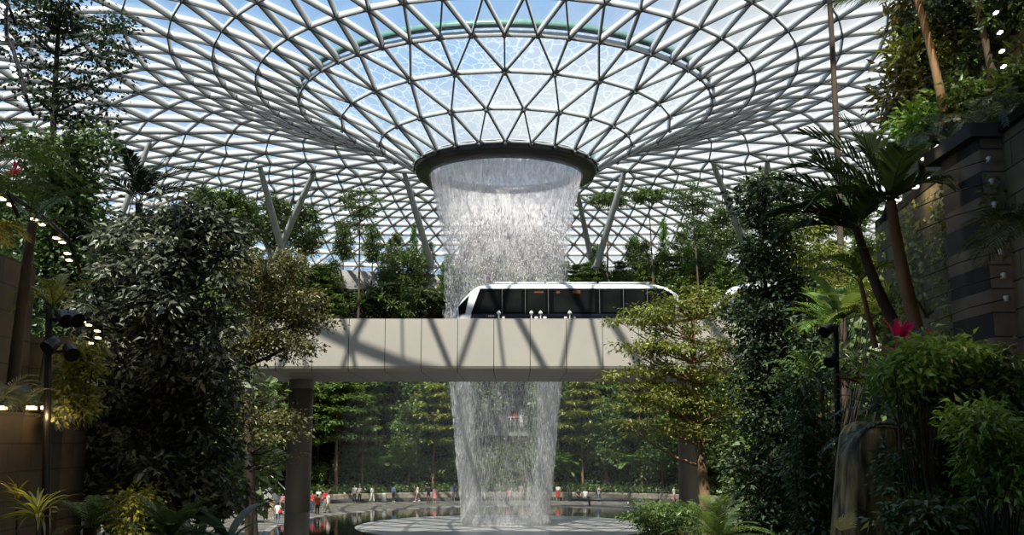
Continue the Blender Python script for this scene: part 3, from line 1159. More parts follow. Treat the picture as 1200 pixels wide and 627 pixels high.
def tree(name, label, cat, base, trunk, rad, cen, lm, bark, rc, npc, L, W, flat=.5, up=.7, kind='fold', step=1, group=None, low=.25, lift=.5, out=1.0, rng=RNG, droop=.18, wood2=None, alt=None):
    root = thing(name, label, cat, base, group)
    t = MB()
    wood(t, trunk, rad, cen, step, low=low, lift=lift, rng=rng)
    if wood2:
        for q in wood2:
            wood(t, q[0], q[1], cen[::5], 1, low=low, lift=lift, rng=rng)
    t.build('trunk', bark, root, smooth=True)
    f = MB()
    mats = [lm]
    if alt:
        sel = rng.uniform(0, 1, len(cen)) < alt[1]
        clusters(f, cen[sel] + (0, -.1, .03), rc * .85, npc, L, W, flat, up, out, kind, 1, rng=rng, droop=droop)
        mats.append(alt[0])
        clusters(f, cen[~sel], rc, npc, L, W, flat, up, out, kind, rng=rng, droop=droop)
    else:
        clusters(f, cen, rc, npc, L, W, flat, up, out, kind, rng=rng, droop=droop)
    f.build('foliage', mats, root)
    return root


def pxcrown(Y, ells, dens=1.0, depth=1.0, shell=.5, rng=RNG):
    """cluster centres for crowns sketched as ellipses (px, py, rx, ry, n[, dY])"""
    out = []
    for e in ells:
        px, py, rx, ry, n = e[:5]
        dy = e[5] if len(e) > 5 else 0.0
        c = P(px, py, Y + dy)
        s = (Y + dy) / FOC
        out.append(in_ell(c, (rx * s, rx * s * depth, ry * s), int(n * dens), shell, rng))
    return np.concatenate(out)


def curve(base, az, e0, L, droop, seg):
    """arching line: heading az, starting elevation e0, bending down by droop (radians)"""
    s = np.linspace(0, 1, seg)
    e = e0 - droop * s ** 1.3
    h = np.array([math.cos(az), math.sin(az), 0.0])
    d = h[None] * np.cos(e)[:, None] + np.array([0, 0, 1.0])[None] * np.sin(e)[:, None]
    p = np.asarray(base, float) + np.concatenate([np.zeros((1, 3)), np.cumsum((d[1:] + d[:-1]) / 2 * (L / (seg - 1)), 0)])
    side = np.array([-math.sin(az), math.cos(az), 0.0])
    return p, d, side


def strap(mb, base, az, e0, L, droop, W, seg=6, fold=.25, mat=0, prof=None, twist=0.0):
    p, d, side = curve(base, az, e0, L, droop, seg)
    s = np.linspace(0, 1, seg)
    w = W * (np.sin(np.pi * np.clip(s * .9 + .1, 0, 1)) ** .6 if prof is None else np.interp(s, *prof))
    up = np.cross(d, side)
    up[up[:, 2] < 0] *= -1
    sd = side * math.cos(twist) + up * math.sin(twist)
    a = p + sd * w[:, None] * .5 + up * w[:, None] * fold
    b = p - sd * w[:, None] * .5 + up * w[:, None] * fold
    v = np.concatenate([a, p, b])
    i = np.arange(seg - 1)
    f = np.concatenate([np.stack([i, i + seg, i + seg + 1, i + 1], 1), np.stack([i + seg, i + 2 * seg, i + 2 * seg + 1, i + seg + 1], 1)])
    mb.add(v, f, mat)


def frond(mb, base, az, e0, L, droop, m=22, ll=.4, lw=.035, ang=1.0, sag=.35, rw=.012, mat=0, rmat=1, start=.15, roll=0.0, rng=RNG, vee=.25):
    """pinnate palm or fern frond: a rib with leaflets on both sides"""
    p, d, side = curve(base, az, e0, L, droop, 12)
    mb.tube(p, np.linspace(rw, rw * .25, 12), 4, rmat, caps=False)
    s = np.linspace(start, .985, m)
    pos = np.stack([np.interp(s, np.linspace(0, 1, 12), p[:, k]) for k in range(3)], 1)
    tan = unit(np.stack([np.interp(s, np.linspace(0, 1, 12), d[:, k]) for k in range(3)], 1))
    up = np.cross(tan, side)
    up[up[:, 2] < 0] *= -1
    for sg in (-1, 1):
        sdv = side * sg * math.cos(roll) + up * math.sin(roll) * sg
        a = ang * (1 - .45 * s)[:, None] + rng.normal(0, .06, (m, 1))
        dr = unit(tan * np.cos(a) + (sdv + up * vee) * np.sin(a))
        q = ll * (np.sin(np.pi * (.12 + .80 * (s - start) / (1 - start))) ** .7) * rng.uniform(.88, 1.08, m)
        q = q[:, None]
        g = np.array([0, 0, -1.0])
        wv = unit(np.cross(dr, up)) * lw * .5
        m1 = pos + dr * q * .45 + g * q * sag * .12
        m2 = pos + dr * q * .8 + g * q * sag * .45
        tp = pos + dr * q + g * q * sag
        v = np.stack([pos - wv * .5, pos + wv * .5, m1 + wv, m1 - wv, m2 + wv * .7, m2 - wv * .7, tp], 1)
        o = (np.arange(m) * 7)[:, None, None]
        mb.add(v.reshape(-1, 3), (o + np.array([[0, 1, 2, 3], [3, 2, 4, 5]])[None]).reshape(-1, 4), mat)
        mb.add(v.reshape(-1, 3), (o + np.array([[5, 4, 6]])[None]).reshape(-1, 3), mat)


def palm(name, label, base, crown, rad, fr, lm, bark, group=None, cat='palm', mid=None, rings=True, **kw):
    """fr: list of (azimuth deg, elevation deg, length, droop)"""
    root = thing(name, label, cat, base, group)
    base, crown = np.asarray(base, float), np.asarray(crown, float)
    t = MB()
    k = 26
    s = np.linspace(0, 1, k)[:, None]
    md = (base + crown) / 2 if mid is None else np.asarray(mid, float)
    path = base * (1 - s) ** 2 + md * 2 * s * (1 - s) + crown * s ** 2
    rr = np.linspace(rad * 1.15, rad * .8, k)
    if rings:
        rr = rr * (1 + .07 * (np.arange(k) % 2))
    t.tube(path, rr, 10, 0)
    t.build('trunk', bark, root, smooth=False)
    for az, el, L, dr in fr:
        f = MB()
        frond(f, crown + RNG.normal(0, rad * .3, 3), math.radians(az), math.radians(el), L, dr, **kw)
        f.build('frond', [lm, M['rib']], root)
    return root


def fanleaf(mb, hub, az, e, R, K=22, spread=2.0, w=.05, mat=0, sag=.25, rng=RNG):
    """round palm leaf of pleated fingers"""
    h = np.array([math.cos(az) * math.cos(e), math.sin(az) * math.cos(e), math.sin(e)])
    sd = np.array([-math.sin(az), math.cos(az), 0])
    for a in np.linspace(-spread, spread, K):
        d = h * math.cos(a) + sd * math.sin(a)
        r = R * (.72 + .28 * math.cos(a * .7)) * rng.uniform(.93, 1.05)
        n = np.cross(d, np.cross(h, sd))
        n = unit(n)
        p1 = hub + d * r * .5
        p2 = hub + d * r * .82 + np.array([0, 0, -r * sag * .35])
        p3 = hub + d * r + np.array([0, 0, -r * sag])
        ww = max(w, R * spread / K * .9) * .5
        v = [hub, p1 + n * ww, p1 - n * ww, p2 + n * ww * .7, p2 - n * ww * .7, p3]
        mb.add(v, [[0, 1, 2]], mat)
        mb.add(v, [[1, 3, 4, 2]], mat)
        mb.add(v, [[3, 5, 4]], mat)


def fanpalm(name, label, base, crown, rad, lm, bark, nl=14, R=.7, pet=.7, cat='palm', group=None, el=(-.3, 1.2), azs=None, K=22, spread=2.0, sag=.25, rng=RNG):
    root = thing(name, label, cat, base, group)
    crown = np.asarray(crown, float)
    if rad:
        t = MB()
        t.tube([base, (np.asarray(base) * .5 + crown * .5) + (.05, .03, 0), crown], [rad * 1.2, rad, rad * .9], 8)
        t.build('trunk', bark, root, smooth=True)
    f = MB()
    for k in range(nl):
        az = rng.uniform(0, 2 * PI) if azs is None else math.radians(azs[k % len(azs)]) + rng.normal(0, .15)
        e = rng.uniform(*el)
        h = np.array([math.cos(az) * math.cos(e), math.sin(az) * math.cos(e), math.sin(e)])
        hub = crown + h * pet * rng.uniform(.75, 1.1)
        f.tube([crown, (crown + hub) / 2 + (0, 0, .06 * pet), hub], .012 * max(1, R), 4, 1, caps=False)
        fanleaf(f, hub, az, e - .35, R * rng.uniform(.85, 1.1), K, spread, mat=0, sag=sag, rng=rng)
    f.build('leaves', [lm, M['rib']], root)
    return root


def fern(name, label, base, lm, n=16, L=.8, ll=.16, lw=.03, e=(.3, 1.3), droop=1.5, cat='fern', azr=(0, 360), m=22, group=None, trunk=None, rng=RNG, bark=None):
    root = thing(name, label, cat, base, group)
    c = np.asarray(base, float)
    if trunk is not None:
        t = MB()
        t.tube([base, trunk], [.12, .09], 8)
        t.build('trunk', bark or M['bark_dark'], root, smooth=True)
        c = np.asarray(trunk, float)
    f = MB()
    for k in range(n):
        az = math.radians(azr[0] + (azr[1] - azr[0]) * (k + rng.uniform(-.3, .3)) / n)
        frond(f, c, az, rng.uniform(*e), L * rng.uniform(.8, 1.1), droop * rng.uniform(.8, 1.15), m, ll, lw, 1.25, .2, .006, rng=rng, start=.12)
    f.build('fronds', [lm, M['rib']], root)
    return root


def rosette(name, label, base, lm, n=24, L=.8, W=.05, e=(.2, 1.45), droop=1.3, cat='plant', azr=(0, 360), stem=None, group=None, fold=.2, seg=6, bark=None, rng=RNG, prof=None):
    root = thing(name, label, cat, base, group)
    c = np.asarray(base, float)
    if stem is not None:
        t = MB()
        t.tube([base, (c + np.asarray(stem)) / 2 + (.02, 0, 0), stem], [.03, .025, .02], 7)
        t.build('stem', bark or M['bark'], root, smooth=True)
        c = np.asarray(stem, float)
    f = MB()
    for k in range(n):
        az = math.radians(rng.uniform(*azr))
        strap(f, c + rng.normal(0, .02, 3), az, rng.uniform(*e), L * rng.uniform(.7, 1.1), droop * rng.uniform(.6, 1.2), W * rng.uniform(.8, 1.15), seg, fold, twist=rng.normal(0, .3), prof=prof)
    f.build('leaves', lm, root)
    return root


def shrub(name, label, cat, base, cen, lm, rc, npc, L, W, flat=.6, up=.6, bark=None, kind='fold', step=2, group=None, out=1.0, rng=RNG, droop=.25):
    root = thing(name, label, cat, base, group)
    t = MB()
    b = np.asarray(base, float)
    for c in cen[::step]:
        limb(t, b + rng.normal(0, .05, 3) * (1, 1, 0), c, .022, .006, n=4, rng=rng)
    t.build('stems', bark or M['bark_dark'], root)
    f = MB()
    clusters(f, cen, rc, npc, L, W, flat, up, out, kind, rng=rng, droop=droop)
    f.build('foliage', lm, root)
    return root


# leaf colours
M['rib'] = pmat('leaf_rib', (0.10, 0.12, 0.035), 0.6)
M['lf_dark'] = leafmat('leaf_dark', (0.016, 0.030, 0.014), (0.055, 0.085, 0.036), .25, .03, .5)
M['lf_silver'] = leafmat('leaf_silvery', (0.022, 0.030, 0.020), (0.11, 0.12, 0.082), .2, .05, .45)
M['lf_deep'] = leafmat('leaf_deep_green', (0.034, 0.066, 0.020), (0.10, 0.165, 0.045), .3, .06)
M['lf_mid'] = leafmat('leaf_mid_green', (0.075, 0.135, 0.028), (0.17, 0.25, 0.06), .35, .05)
M['lf_bright'] = leafmat('leaf_bright_green', (0.0980, 0.2240, 0.0350), (0.2240, 0.3640, 0.0700), .35, .05)
M['lf_yellow'] = leafmat('leaf_yellow_green', (0.125, 0.155, 0.028), (0.31, 0.345, 0.075), .35, .05)
M['lf_olive'] = leafmat('leaf_olive', (0.085, 0.090, 0.026), (0.21, 0.195, 0.065), .35, .05)
M['lf_gold'] = leafmat('leaf_gold', (0.38, 0.28, 0.03), (0.55, 0.44, 0.06), .35, .05)
M['lf_red'] = leafmat('leaf_pink_red', (0.55, 0.02, 0.07), (0.75, 0.05, 0.12), .35, .05)
M['lf_bronze'] = leafmat('leaf_bronze', (0.16, 0.04, 0.02), (0.28, 0.09, 0.04), .3, .05)
M['lf_blue'] = leafmat('leaf_bluish', (0.0585, 0.0975, 0.0715), (0.1170, 0.1690, 0.1300), .25, .07)
M['lf_pale'] = leafmat('leaf_pale', (0.1320, 0.1650, 0.0660), (0.4180, 0.4400, 0.2860), .3, .05)
M['lf_dapple'] = leafmat('leaf_dappled_light', (0.13, 0.145, 0.095), (0.34, 0.35, 0.26), .2, .06)  # pale clusters that carry dappled light as leaf colour
M['lf_backlit'] = leafmat('leaf_backlit_dark', (0.006, 0.012, 0.007), (0.022, 0.036, 0.018), .2, .05)  # leaf colour darkened to give the palm its backlit silhouette
M['lf_far'] = leafmat('leaf_far_green', (0.075, 0.13, 0.042), (0.21, 0.275, 0.095), .35, .05)
# ------------------------------------------------------------------ trees of the bowl, far from the viewpoint
def hill_z(x, y):
    rho = math.hypot(x - CX, y - CY)
    return 25.0 if rho > 44.9 else slope(0, rho)


def at_row(px, rho):
    """ground point on the ring of radius rho that stands in image column px"""
    lo, hi = CY, CY + rho
    z = slope(0, rho) if rho < 44.9 else 25.0
    for _ in range(40):
        Y = (lo + hi) / 2
        p = PX(px, Y, z)
        if math.hypot(p[0] - CX, p[1] - CY) < rho:
            lo = Y
        else:
            hi = Y
    return PX(px, (lo + hi) / 2, z)


RB = np.random.default_rng(21)
PROTO = {}


def proto(kind):
    """one of each kind, built at the origin; everything after is a copy"""
    if kind in PROTO:
        return PROTO[kind]
    r = RB
    if kind.startswith('layered'):
        H = 10.0
        cen = []
        for z, w in ((4.6, 1.7), (5.7, 2.3), (6.8, 2.2), (7.9, 1.7), (8.9, 1.2), (9.7, .7)):
            n = int(9 + w * 9)
            a = r.uniform(0, 2 * PI, n)
            q = w * np.sqrt(r.uniform(.05, 1, n))
            cen.append(np.stack([q * np.cos(a), q * np.sin(a), z + q * .12 + r.normal(0, .10, n)], 1))
        cen = np.concatenate(cen)
        o = tree('layered_tree', '', 'tree', (0, 0, 0), [(0, 0, -.3), (.1, 0, 5), (0, .1, 9.6)], .13, cen, M['lf_mid'] if kind.endswith('a') else M['lf_yellow'], M['bark_tan'], .50, 34, .38, .19, flat=.22, up=.85, kind='quad', rng=r, lift=.15)
    elif kind.startswith('bushy'):
        cen = np.concatenate([in_ell((0, 0, 4.9), (2.0, 2.0, 2.6), 70, .5, r), in_ell((.5, 0, 7.0), (1.2, 1.2, 1.3), 22, .5, r), in_ell((-.6, .2, 3.2), (1.5, 1.5, 1.2), 20, .5, r)])
        o = tree('bushy_tree', '', 'tree', (0, 0, 0), [(0, 0, -.4), (.1, .1, 3.5), (.2, 0, 7.2)], .15, cen, M['lf_far'] if kind.endswith('a') else M['lf_mid'], M['bark'], .55, 40, .38, .19, flat=.65, up=.5, kind='quad', rng=r)
    elif kind == 'umbrella':
        n = 46
        a = r.uniform(0, 2 * PI, n)
        q = 1.9 * np.sqrt(r.uniform(.02, 1, n))
        cen = np.stack([q * np.cos(a), q * np.sin(a), 23.6 - q * .25 + r.normal(0, .32, n)], 1)
        o = tree('umbrella_tree', '', 'tree', (0, 0, 0), [(0, 0, -.3), (.3, 0, 12), (0, .1, 23.2)], .17, cen, M['lf_far'], M['bark'], .44, 34, .34, .17, flat=.35, up=.7, kind='quad', rng=r, low=.86, lift=.6)
    elif kind == 'open':
        cen = np.concatenate([in_ell((0, 0, 22.0), (2.2, 2.2, 1.9), 60, .45, r), in_ell((.2, 0, 19.6), (1.5, 1.5, 1.1), 18, .4, r)])
        o = tree('open_tree', '', 'tree', (0, 0, 0), [(0, 0, -.3), (-.3, .1, 11), (.1, 0, 23.2)], .18, cen, M['lf_far'], M['bark'], .47, 28, .32, .16, flat=.4, up=.6, kind='quad', rng=r, lift=.7, low=.75)
    elif kind == 'column':
        zz = r.uniform(1.2, 8.2, 80)
        w = np.interp(zz, [1, 3, 6, 8.4], [1.0, 1.15, .85, .2])
        a = r.uniform(0, 2 * PI, 80)
        q = w * np.sqrt(r.uniform(.2, 1, 80))
        cen = np.stack([q * np.cos(a), q * np.sin(a), zz], 1)
        o = tree('slim_tree', '', 'tree', (0, 0, 0), [(0, 0, -.3), (.05, 0, 4), (0, 0, 8.2)], .10, cen, M['lf_bright'], M['bark'], .44, 34, .34, .17, flat=.8, up=.5, kind='quad', rng=r)
    elif kind == 'tuft':
        o = fanpalm('screw_pine', '', (0, 0, -.2), (0, 0, 2.3), .13, M['lf_pale'], M['bark'], nl=0, cat='palm', rng=r)
        bpy.data.objects.remove(o.children[-1])
        f = MB()
        for cx, cy, cz in ((0, 0, 2.6), (.8, .2, 2.2), (-.8, .1, 2.3), (.2, -.7, 2.0), (-.3, .7, 3.1), (.5, -.3, 3.2), (-.9, -.4, 1.6), (1.0, -.5, 1.5)):
            for k in range(26):
                strap(f, (cx, cy, cz), r.uniform(0, 2 * PI), r.uniform(-.2, 1.4), r.uniform(.7, 1.15), r.uniform(.6, 1.8), .10, 5, .2, mat=int(r.uniform() < .38))
        f.build('leaves', [M['lf_mid'], M['lf_pale']], o)
    elif kind == 'treefern':
        o = fern('tree_fern', '', (0, 0, -.2), M['lf_bright'], 22, 2.0, .42, .07, (.35, 1.2), 1.15, 'tree fern', m=20, trunk=(0, 0, 1.9), rng=r)
    elif kind == 'fanpalm':
        o = fanpalm('fan_palm', '', (0, 0, -.2), (0, 0, 4.0), .12, M['lf_mid'], M['bark'], nl=20, R=.85, pet=1.0, K=14, rng=r, el=(-.5, 1.3))
    elif kind == 'shrub':
        cen = in_ell((0, 0, 1.1), (1.5, 1.3, 1.1), 44, .4, r)
        o = shrub('round_shrub', '', 'shrub', (0, 0, 0), cen, M['lf_mid'], .44, 34, .32, .16, kind='quad', rng=r)
    PROTO[kind] = [o, False, {c.name: None for c in o.children}]
    return PROTO[kind]


WHERE = {'A': ('behind the planter wall', 33.0), 'B': ('on the lower slope', 35.8), 'G': ('among the trunks by the plaza', 34.0), 'C': ('on the upper slope', 42.9), 'F': ('at the deck edge', 43.7), 'D': ('on the upper deck', 47.5), 'T': ('rising past the deck', 39.5)}
KIND = {'layereda': ('layered green tree', 'tree'), 'layeredb': ('layered yellow green tree', 'tree'), 'bushya': ('dense dark green tree', 'tree'), 'bushyb': ('bushy mid green tree', 'tree'), 'umbrella': ('slender umbrella shaped tree', 'tree'),
        'open': ('open airy tree', 'tree'), 'column': ('slim bright green tree', 'tree'), 'tuft': ('pale tufted screw pine', 'palm'), 'treefern': ('bright tree fern', 'tree fern'), 'fanpalm': ('round leaved fan palm', 'palm'), 'shrub': ('round green shrub', 'shrub')}
BG = []   # kind, row, px, height, width factor, dz


def B(kind, row, px, h, w=1.0, dr=0.0):
    BG.append((kind, row, px, h, w, dr))


# plaza edge
for a in [('layereda', 'A', 394, 11.5, 1.25), ('treefern', 'A', 446, 3.3, 1.15), ('layeredb', 'A', 507, 10.8, 1.15), ('bushyb', 'A', 478, 9.5, .8), ('layereda', 'A', 424, 9.0, 1.0),
          ('layeredb', 'A', 683, 11.2, 1.05), ('treefern', 'A', 662, 3.4, 1.1), ('bushyb', 'A', 712, 9.8, .9), ('treefern', 'A', 738, 3.6, 1.15), ('layeredb', 'A', 752, 11.8, 1.0), ('bushyb', 'A', 776, 9.0, 1.0),
          ('layereda', 'A', 355, 10.5, 1.1), ('bushya', 'A', 300, 8.5, 1.1), ('treefern', 'A', 325, 2.8, .9), ('bushya', 'A', 545, 7.5, .8), ('bushyb', 'A', 800, 10, 1.1), ('bushya', 'A', 860, 10, 1.2), ('bushyb', 'A', 262, 9.5, 1.2)]:
    B(*a)
for i, px in enumerate([372, 408, 440, 468, 496, 524, 548, 655, 672, 700, 726, 742, 768, 792, 830, 338, 300, 880, 640, 566]):
    B(['bushya', 'bushyb', 'layereda', 'bushya', 'column', 'bushya', 'bushyb'][i % 7], 'B', px, 9.0 + (i * 37 % 5) * .5, 1.1, (i * 53 % 7) * .25)
for i, px in enumerate([362, 390, 418, 452, 483, 512, 660, 693, 718, 752, 785, 630, 590]):
    B(['bushya', 'layereda', 'bushya', 'bushyb'][i % 4], 'B', px, 8.0, 1.15, 3.4 + (i % 3) * .4)
for i, px in enumerate([366, 410, 434, 462, 490, 520, 648, 672, 695, 722, 760, 782, 560, 625]):
    B('shrub', 'G', px, 2.3 + (i * 17 % 4) * .35, 1.0, (i * 23 % 5) * .2)
# slope above the bridge
for a in [('tuft', 'C', 440, 5.6, 1.3, .2), ('tuft', 'C', 504, 5.2, 1.4, .2), ('tuft', 'C', 472, 3.9, 1.1, 0), ('layereda', 'C', 372, 7.0, 1.0), ('bushyb', 'C', 345, 5.6, 1.0), ('tuft', 'C', 348, 6.0, 1.2, .9), ('layereda', 'C', 392, 6.5, 1.0, -1.0),
          ('bushya', 'C', 312, 6.0, 1.0), ('bushya', 'C', 476, 6.8, 1.0, 1.2), ('bushya', 'C', 455, 5.6, .9, 1.4), ('column', 'C', 524, 6.0, 1.0, 1.2), ('bushya', 'C', 494, 5.5, .9, 1.5), ('shrub', 'C', 420, 2.6, 1.1, -2.0), ('shrub', 'C', 488, 2.6, 1.1, -2.2),
          ('shrub', 'C', 536, 2.4, 1.0), ('bushya', 'C', 545, 5.0, 1.0), ('bushyb', 'C', 570, 4.5, .9), ('bushya', 'C', 600, 5.0, 1.0), ('bushyb', 'C', 632, 4.8, 1.0), ('bushya', 'C', 655, 5.5, 1.0),
          ('layereda', 'C', 690, 6.5, 1.1, .6), ('bushyb', 'C', 715, 6.0, 1.0), ('column', 'C', 744, 5.5, 1.1), ('layereda', 'C', 728, 6.0, 1.0, .8), ('layeredb', 'C', 765, 6.2, 1.0, .6), ('bushyb', 'C', 790, 6.5, 1.0), ('bushya', 'C', 775, 6.5, 1.0, 1.0),
          ('layeredb', 'C', 815, 6.5, 1.1), ('bushya', 'C', 838, 7.0, 1.0, .8), ('column', 'C', 808, 6.5, .9, 1.0), ('bushyb', 'C', 862, 7.5, 1.1), ('bushya', 'C', 900, 8, 1.2), ('bushyb', 'C', 940, 8, 1.2), ('layereda', 'C', 980, 8, 1.2), ('bushya', 'C', 1020, 8, 1.2), ('bushyb', 'C', 1060, 8, 1.2),
          ('bushya', 'C', 280, 8.5, 1.2), ('bushyb', 'C', 245, 9, 1.2), ('bushya', 'C', 210, 9, 1.2)]:
    B(*a)
for i, px in enumerate([478, 528, 546, 568, 590, 612, 634, 654, 676, 700, 722, 746, 770, 794, 818, 842, 366, 384]):
    B(['bushya', 'bushyb', 'bushya', 'layereda', 'bushyb'][i % 5], 'F', px, 4.6 + (i * 29 % 4) * .35, 1.15, (i * 31 % 5) * .15)
# deck
for a in [('bushya', 'D', 322, 9.6, .95, .8), ('bushya', 'D', 357, 8.4, .95, .8), ('open', 'T', 416, 24.0, 1.05), ('bushya', 'D', 402, 6.6, .8), ('bushya', 'D', 436, 6.2, .8), ('column', 'D', 484, 6.4, .6), ('bushya', 'D', 462, 5.4, .8), ('bushya', 'D', 500, 4.6, .8),
          ('umbrella', 'T', 717, 23.6, 1.15), ('umbrella', 'T', 766, 23.8, 1.05), ('open', 'T', 819, 24.0, 1.1), ('column', 'D', 779, 6.6, .7), ('bushyb', 'D', 742, 5.0, .8), ('bushya', 'D', 845, 7.6, .95), ('bushyb', 'D', 822, 6.2, .8), ('bushya', 'D', 698, 4.2, .8),
          ('open', 'T', 903, 24.4, 1.0), ('bushyb', 'D', 920, 7.5, 1.0), ('bushya', 'D', 960, 8.5, 1.1), ('bushyb', 'D', 1000, 9, 1.1), ('bushya', 'D', 285, 8.0, 1.0), ('bushyb', 'D', 262, 8.6, 1.0), ('bushya', 'D', 235, 8.8, 1.0), ('bushya', 'D', 800, 5.5, .9), ('bushya', 'D', 755, 4.4, .8), ('bushya', 'D', 870, 6.5, .9)]:
    B(*a)

PH = {'layereda': 10.2, 'layeredb': 10.2, 'bushya': 8.6, 'bushyb': 8.6, 'umbrella': 24.3, 'open': 24.3, 'column': 8.6, 'tuft': 4.2, 'treefern': 3.0, 'fanpalm': 5.3, 'shrub': 2.3}
ORD = ['nearest', 'second', 'third', 'fourth', 'fifth', 'sixth', 'seventh', 'eighth', 'ninth', 'tenth', 'eleventh', 'twelfth', 'thirteenth', 'fourteenth']
rank = {}
for i in sorted(range(len(BG)), key=lambda i: abs(BG[i][2] - 592)):
    kd, row, px = BG[i][:3]
    side = 'left' if px < 592 else 'right'
    key = (kd, row, side)
    rank[i] = sum(1 for j in rank if (BG[j][0], BG[j][1], 'left' if BG[j][2] < 592 else 'right') == key)
for i, (kd, row, px, h, w, dr) in enumerate(BG):
    pr = proto(kd)
    o = pr[0] if not pr[1] else copy_tree(pr[0])
    pr[1] = True
    wh, rho = WHERE[row]
    p = at_row(px, rho + dr)
    o.location = p
    s = h / PH[kd]
    o.scale = (s * w, s * w, s)
    o.rotation_euler = (0, 0, RB.uniform(0, 2 * PI))
    side = 'left' if px < 592 else 'right'
    ph, cat = KIND[kd]
    o['label'] = f"{ph} {wh}, {ORD[rank[i]]} one {side} of the waterfall"
    o['category'] = cat
    o['group'] = {'A': 'trees at the plaza edge', 'B': 'trees on the lower slope', 'G': 'shrubs among the trunks by the plaza', 'C': 'plants on the upper slope', 'F': 'trees at the deck edge', 'D': 'trees on the upper deck', 'T': 'tall trees rising past the deck'}[row]

# low growth that nobody could count
ug = MB()
n = 4200
a = RB.uniform(math.radians(0), math.radians(180), n)
q = RB.uniform(32.2, 44.8, n)
cen = np.array([(CX + r * math.cos(t), CY + r * math.sin(t), slope(0, r) + RB.uniform(.1, .5)) for r, t in zip(q, a)])
clusters(ug, cen, .75, 26, .36, .18, flat=.5, up=.6, kind='quad', rng=RB)
tag(ug.build('undergrowth', M['lf_mid'], loc=(CX, CY + 35, 5)), 'low dark green growth covering the slopes around the plaza', 'undergrowth', kind='stuff')
hd = MB()
for k in range(900):
    t = RB.uniform(math.radians(40), math.radians(140))
    r = RB.uniform(31.9, 33.4)
    strap(hd, (CX + r * math.cos(t), CY + r * math.sin(t), .85), RB.uniform(0, 2 * PI), RB.uniform(.5, 1.5), RB.uniform(.5, 1.1), RB.uniform(.3, 1.3), .10, 4, .2, mat=int(RB.uniform() < .55))
tag(hd.build('border_plants', [M['lf_mid'], M['lf_pale']], loc=(CX, CY + 32, .8)), 'row of pale strap leaved plants growing along the top of the planter wall', 'border plants', kind='stuff')
rf = MB()
for k in range(60):
    x = PX(RB.uniform(738, 800), 107, 3)
    clusters(rf, [(x[0], 107.5 + RB.uniform(-1, 1), 2.1 + RB.uniform(-.2, .3))], .25, 10, .22, .10, kind='quad', rng=RB)
tag(rf.build('red_flowers', leafmat('petal_salmon', (.45, .12, .07), (.6, .2, .12)), loc=(11, 107, 1.8)), 'bed of salmon red leaved plants behind the right planter wall', 'flower bed', kind='stuff')
# ------------------------------------------------------------------ stone walls and lamps beside the viewpoint
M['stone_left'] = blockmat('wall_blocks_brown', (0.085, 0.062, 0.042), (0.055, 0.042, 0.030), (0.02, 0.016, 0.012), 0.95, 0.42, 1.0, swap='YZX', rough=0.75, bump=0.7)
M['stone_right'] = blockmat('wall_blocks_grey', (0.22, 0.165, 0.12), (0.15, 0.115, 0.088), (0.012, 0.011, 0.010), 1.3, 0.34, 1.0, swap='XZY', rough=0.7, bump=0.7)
M['stone_side'] = blockmat('wall_blocks_mossy', (0.15, 0.125, 0.08), (0.11, 0.095, 0.06), (0.012, 0.011, 0.010), 1.0, 0.4, 1.0, swap='YZX', rough=0.8, bump=0.8)


def wallbox(name, a, b, thick, z0, z1, mt):
    a, b = np.array(a, float), np.array(b, float)
    d = b - a
    n = unit(np.array([-d[1], d[0]])) * thick
    q = [a, b, b + n, a + n]
    mb = MB()
    mb.prism([(x, y, z0) for x, y in q], (0, 0, z1 - z0))
    o = mb.build(name, mt, loc=(a[0], a[1], z0))
    return tag(o, kind='structure')


zl = P(30, 482, 15)[2]
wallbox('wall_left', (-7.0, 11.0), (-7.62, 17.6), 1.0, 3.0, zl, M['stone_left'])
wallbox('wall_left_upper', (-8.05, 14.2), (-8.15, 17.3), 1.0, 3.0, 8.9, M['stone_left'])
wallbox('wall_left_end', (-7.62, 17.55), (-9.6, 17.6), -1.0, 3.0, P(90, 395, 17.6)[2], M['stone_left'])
wallbox('wall_right', (7.6, 21.0), (6.9, 12.0), 1.2, 3.0, 10.4, M['stone_side'])
wallbox('wall_right_pier', (6.75, 14.3), (10.9, 14.3), 1.3, 3.0, 10.3, M['stone_right'])
wallbox('trim_pier', (6.6, 14.2), (11.0, 14.2), 1.7, 10.3, 10.5, M['concrete_dark'])
wallbox('wall_right_upper', (8.6, 22.0), (8.2, 12.0), 1.0, 10.0, 15.5, M['stone_side'])
wallbox('ground_ledge_right', (7.6, 21.0), (6.8, 12.0), 2.6, 10.35, 10.5, M['soil'])
wallbox('ground_ledge_left', (-7.05, 11.0), (-7.66, 17.5), 1.1, zl, zl + .03, M['soil'])
# far side banks behind the planting, so the hall closes left and right
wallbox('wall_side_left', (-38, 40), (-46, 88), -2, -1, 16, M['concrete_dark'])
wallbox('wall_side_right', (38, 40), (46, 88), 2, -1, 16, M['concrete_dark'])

M['warm'] = emat('warm_lamp_glow', (1.0, 0.72, 0.36), 5.0)
M['cool'] = emat('white_lamp_glow', (1.0, 0.93, 0.80), 4.0)


def ledge_lamp(p, label, group, w=.13, mt=None, ang=0.0, h=.05):
    root = thing('ledge_lamp', label, 'lamp', p, group)
    p = np.asarray(p, float)
    mb = MB()
    mb.box(p + (0, .05, h * .8), (w * 1.25, .16, h), rz=ang)
    mb.box(p + (0, .10, h * 1.6), (w * .4, .10, h * .8), rz=ang)
    mb.build('housing', M['black'], root)
    mb = MB()
    mb.box(p + (0, 0, 0), (w, .10, h), rz=ang)
    mb.build('lens', mt or M['warm'], root)
    return root


NUM = ['first', 'second', 'third', 'fourth', 'fifth', 'sixth', 'seventh', 'eighth', 'ninth', 'tenth', 'eleventh', 'twelfth']


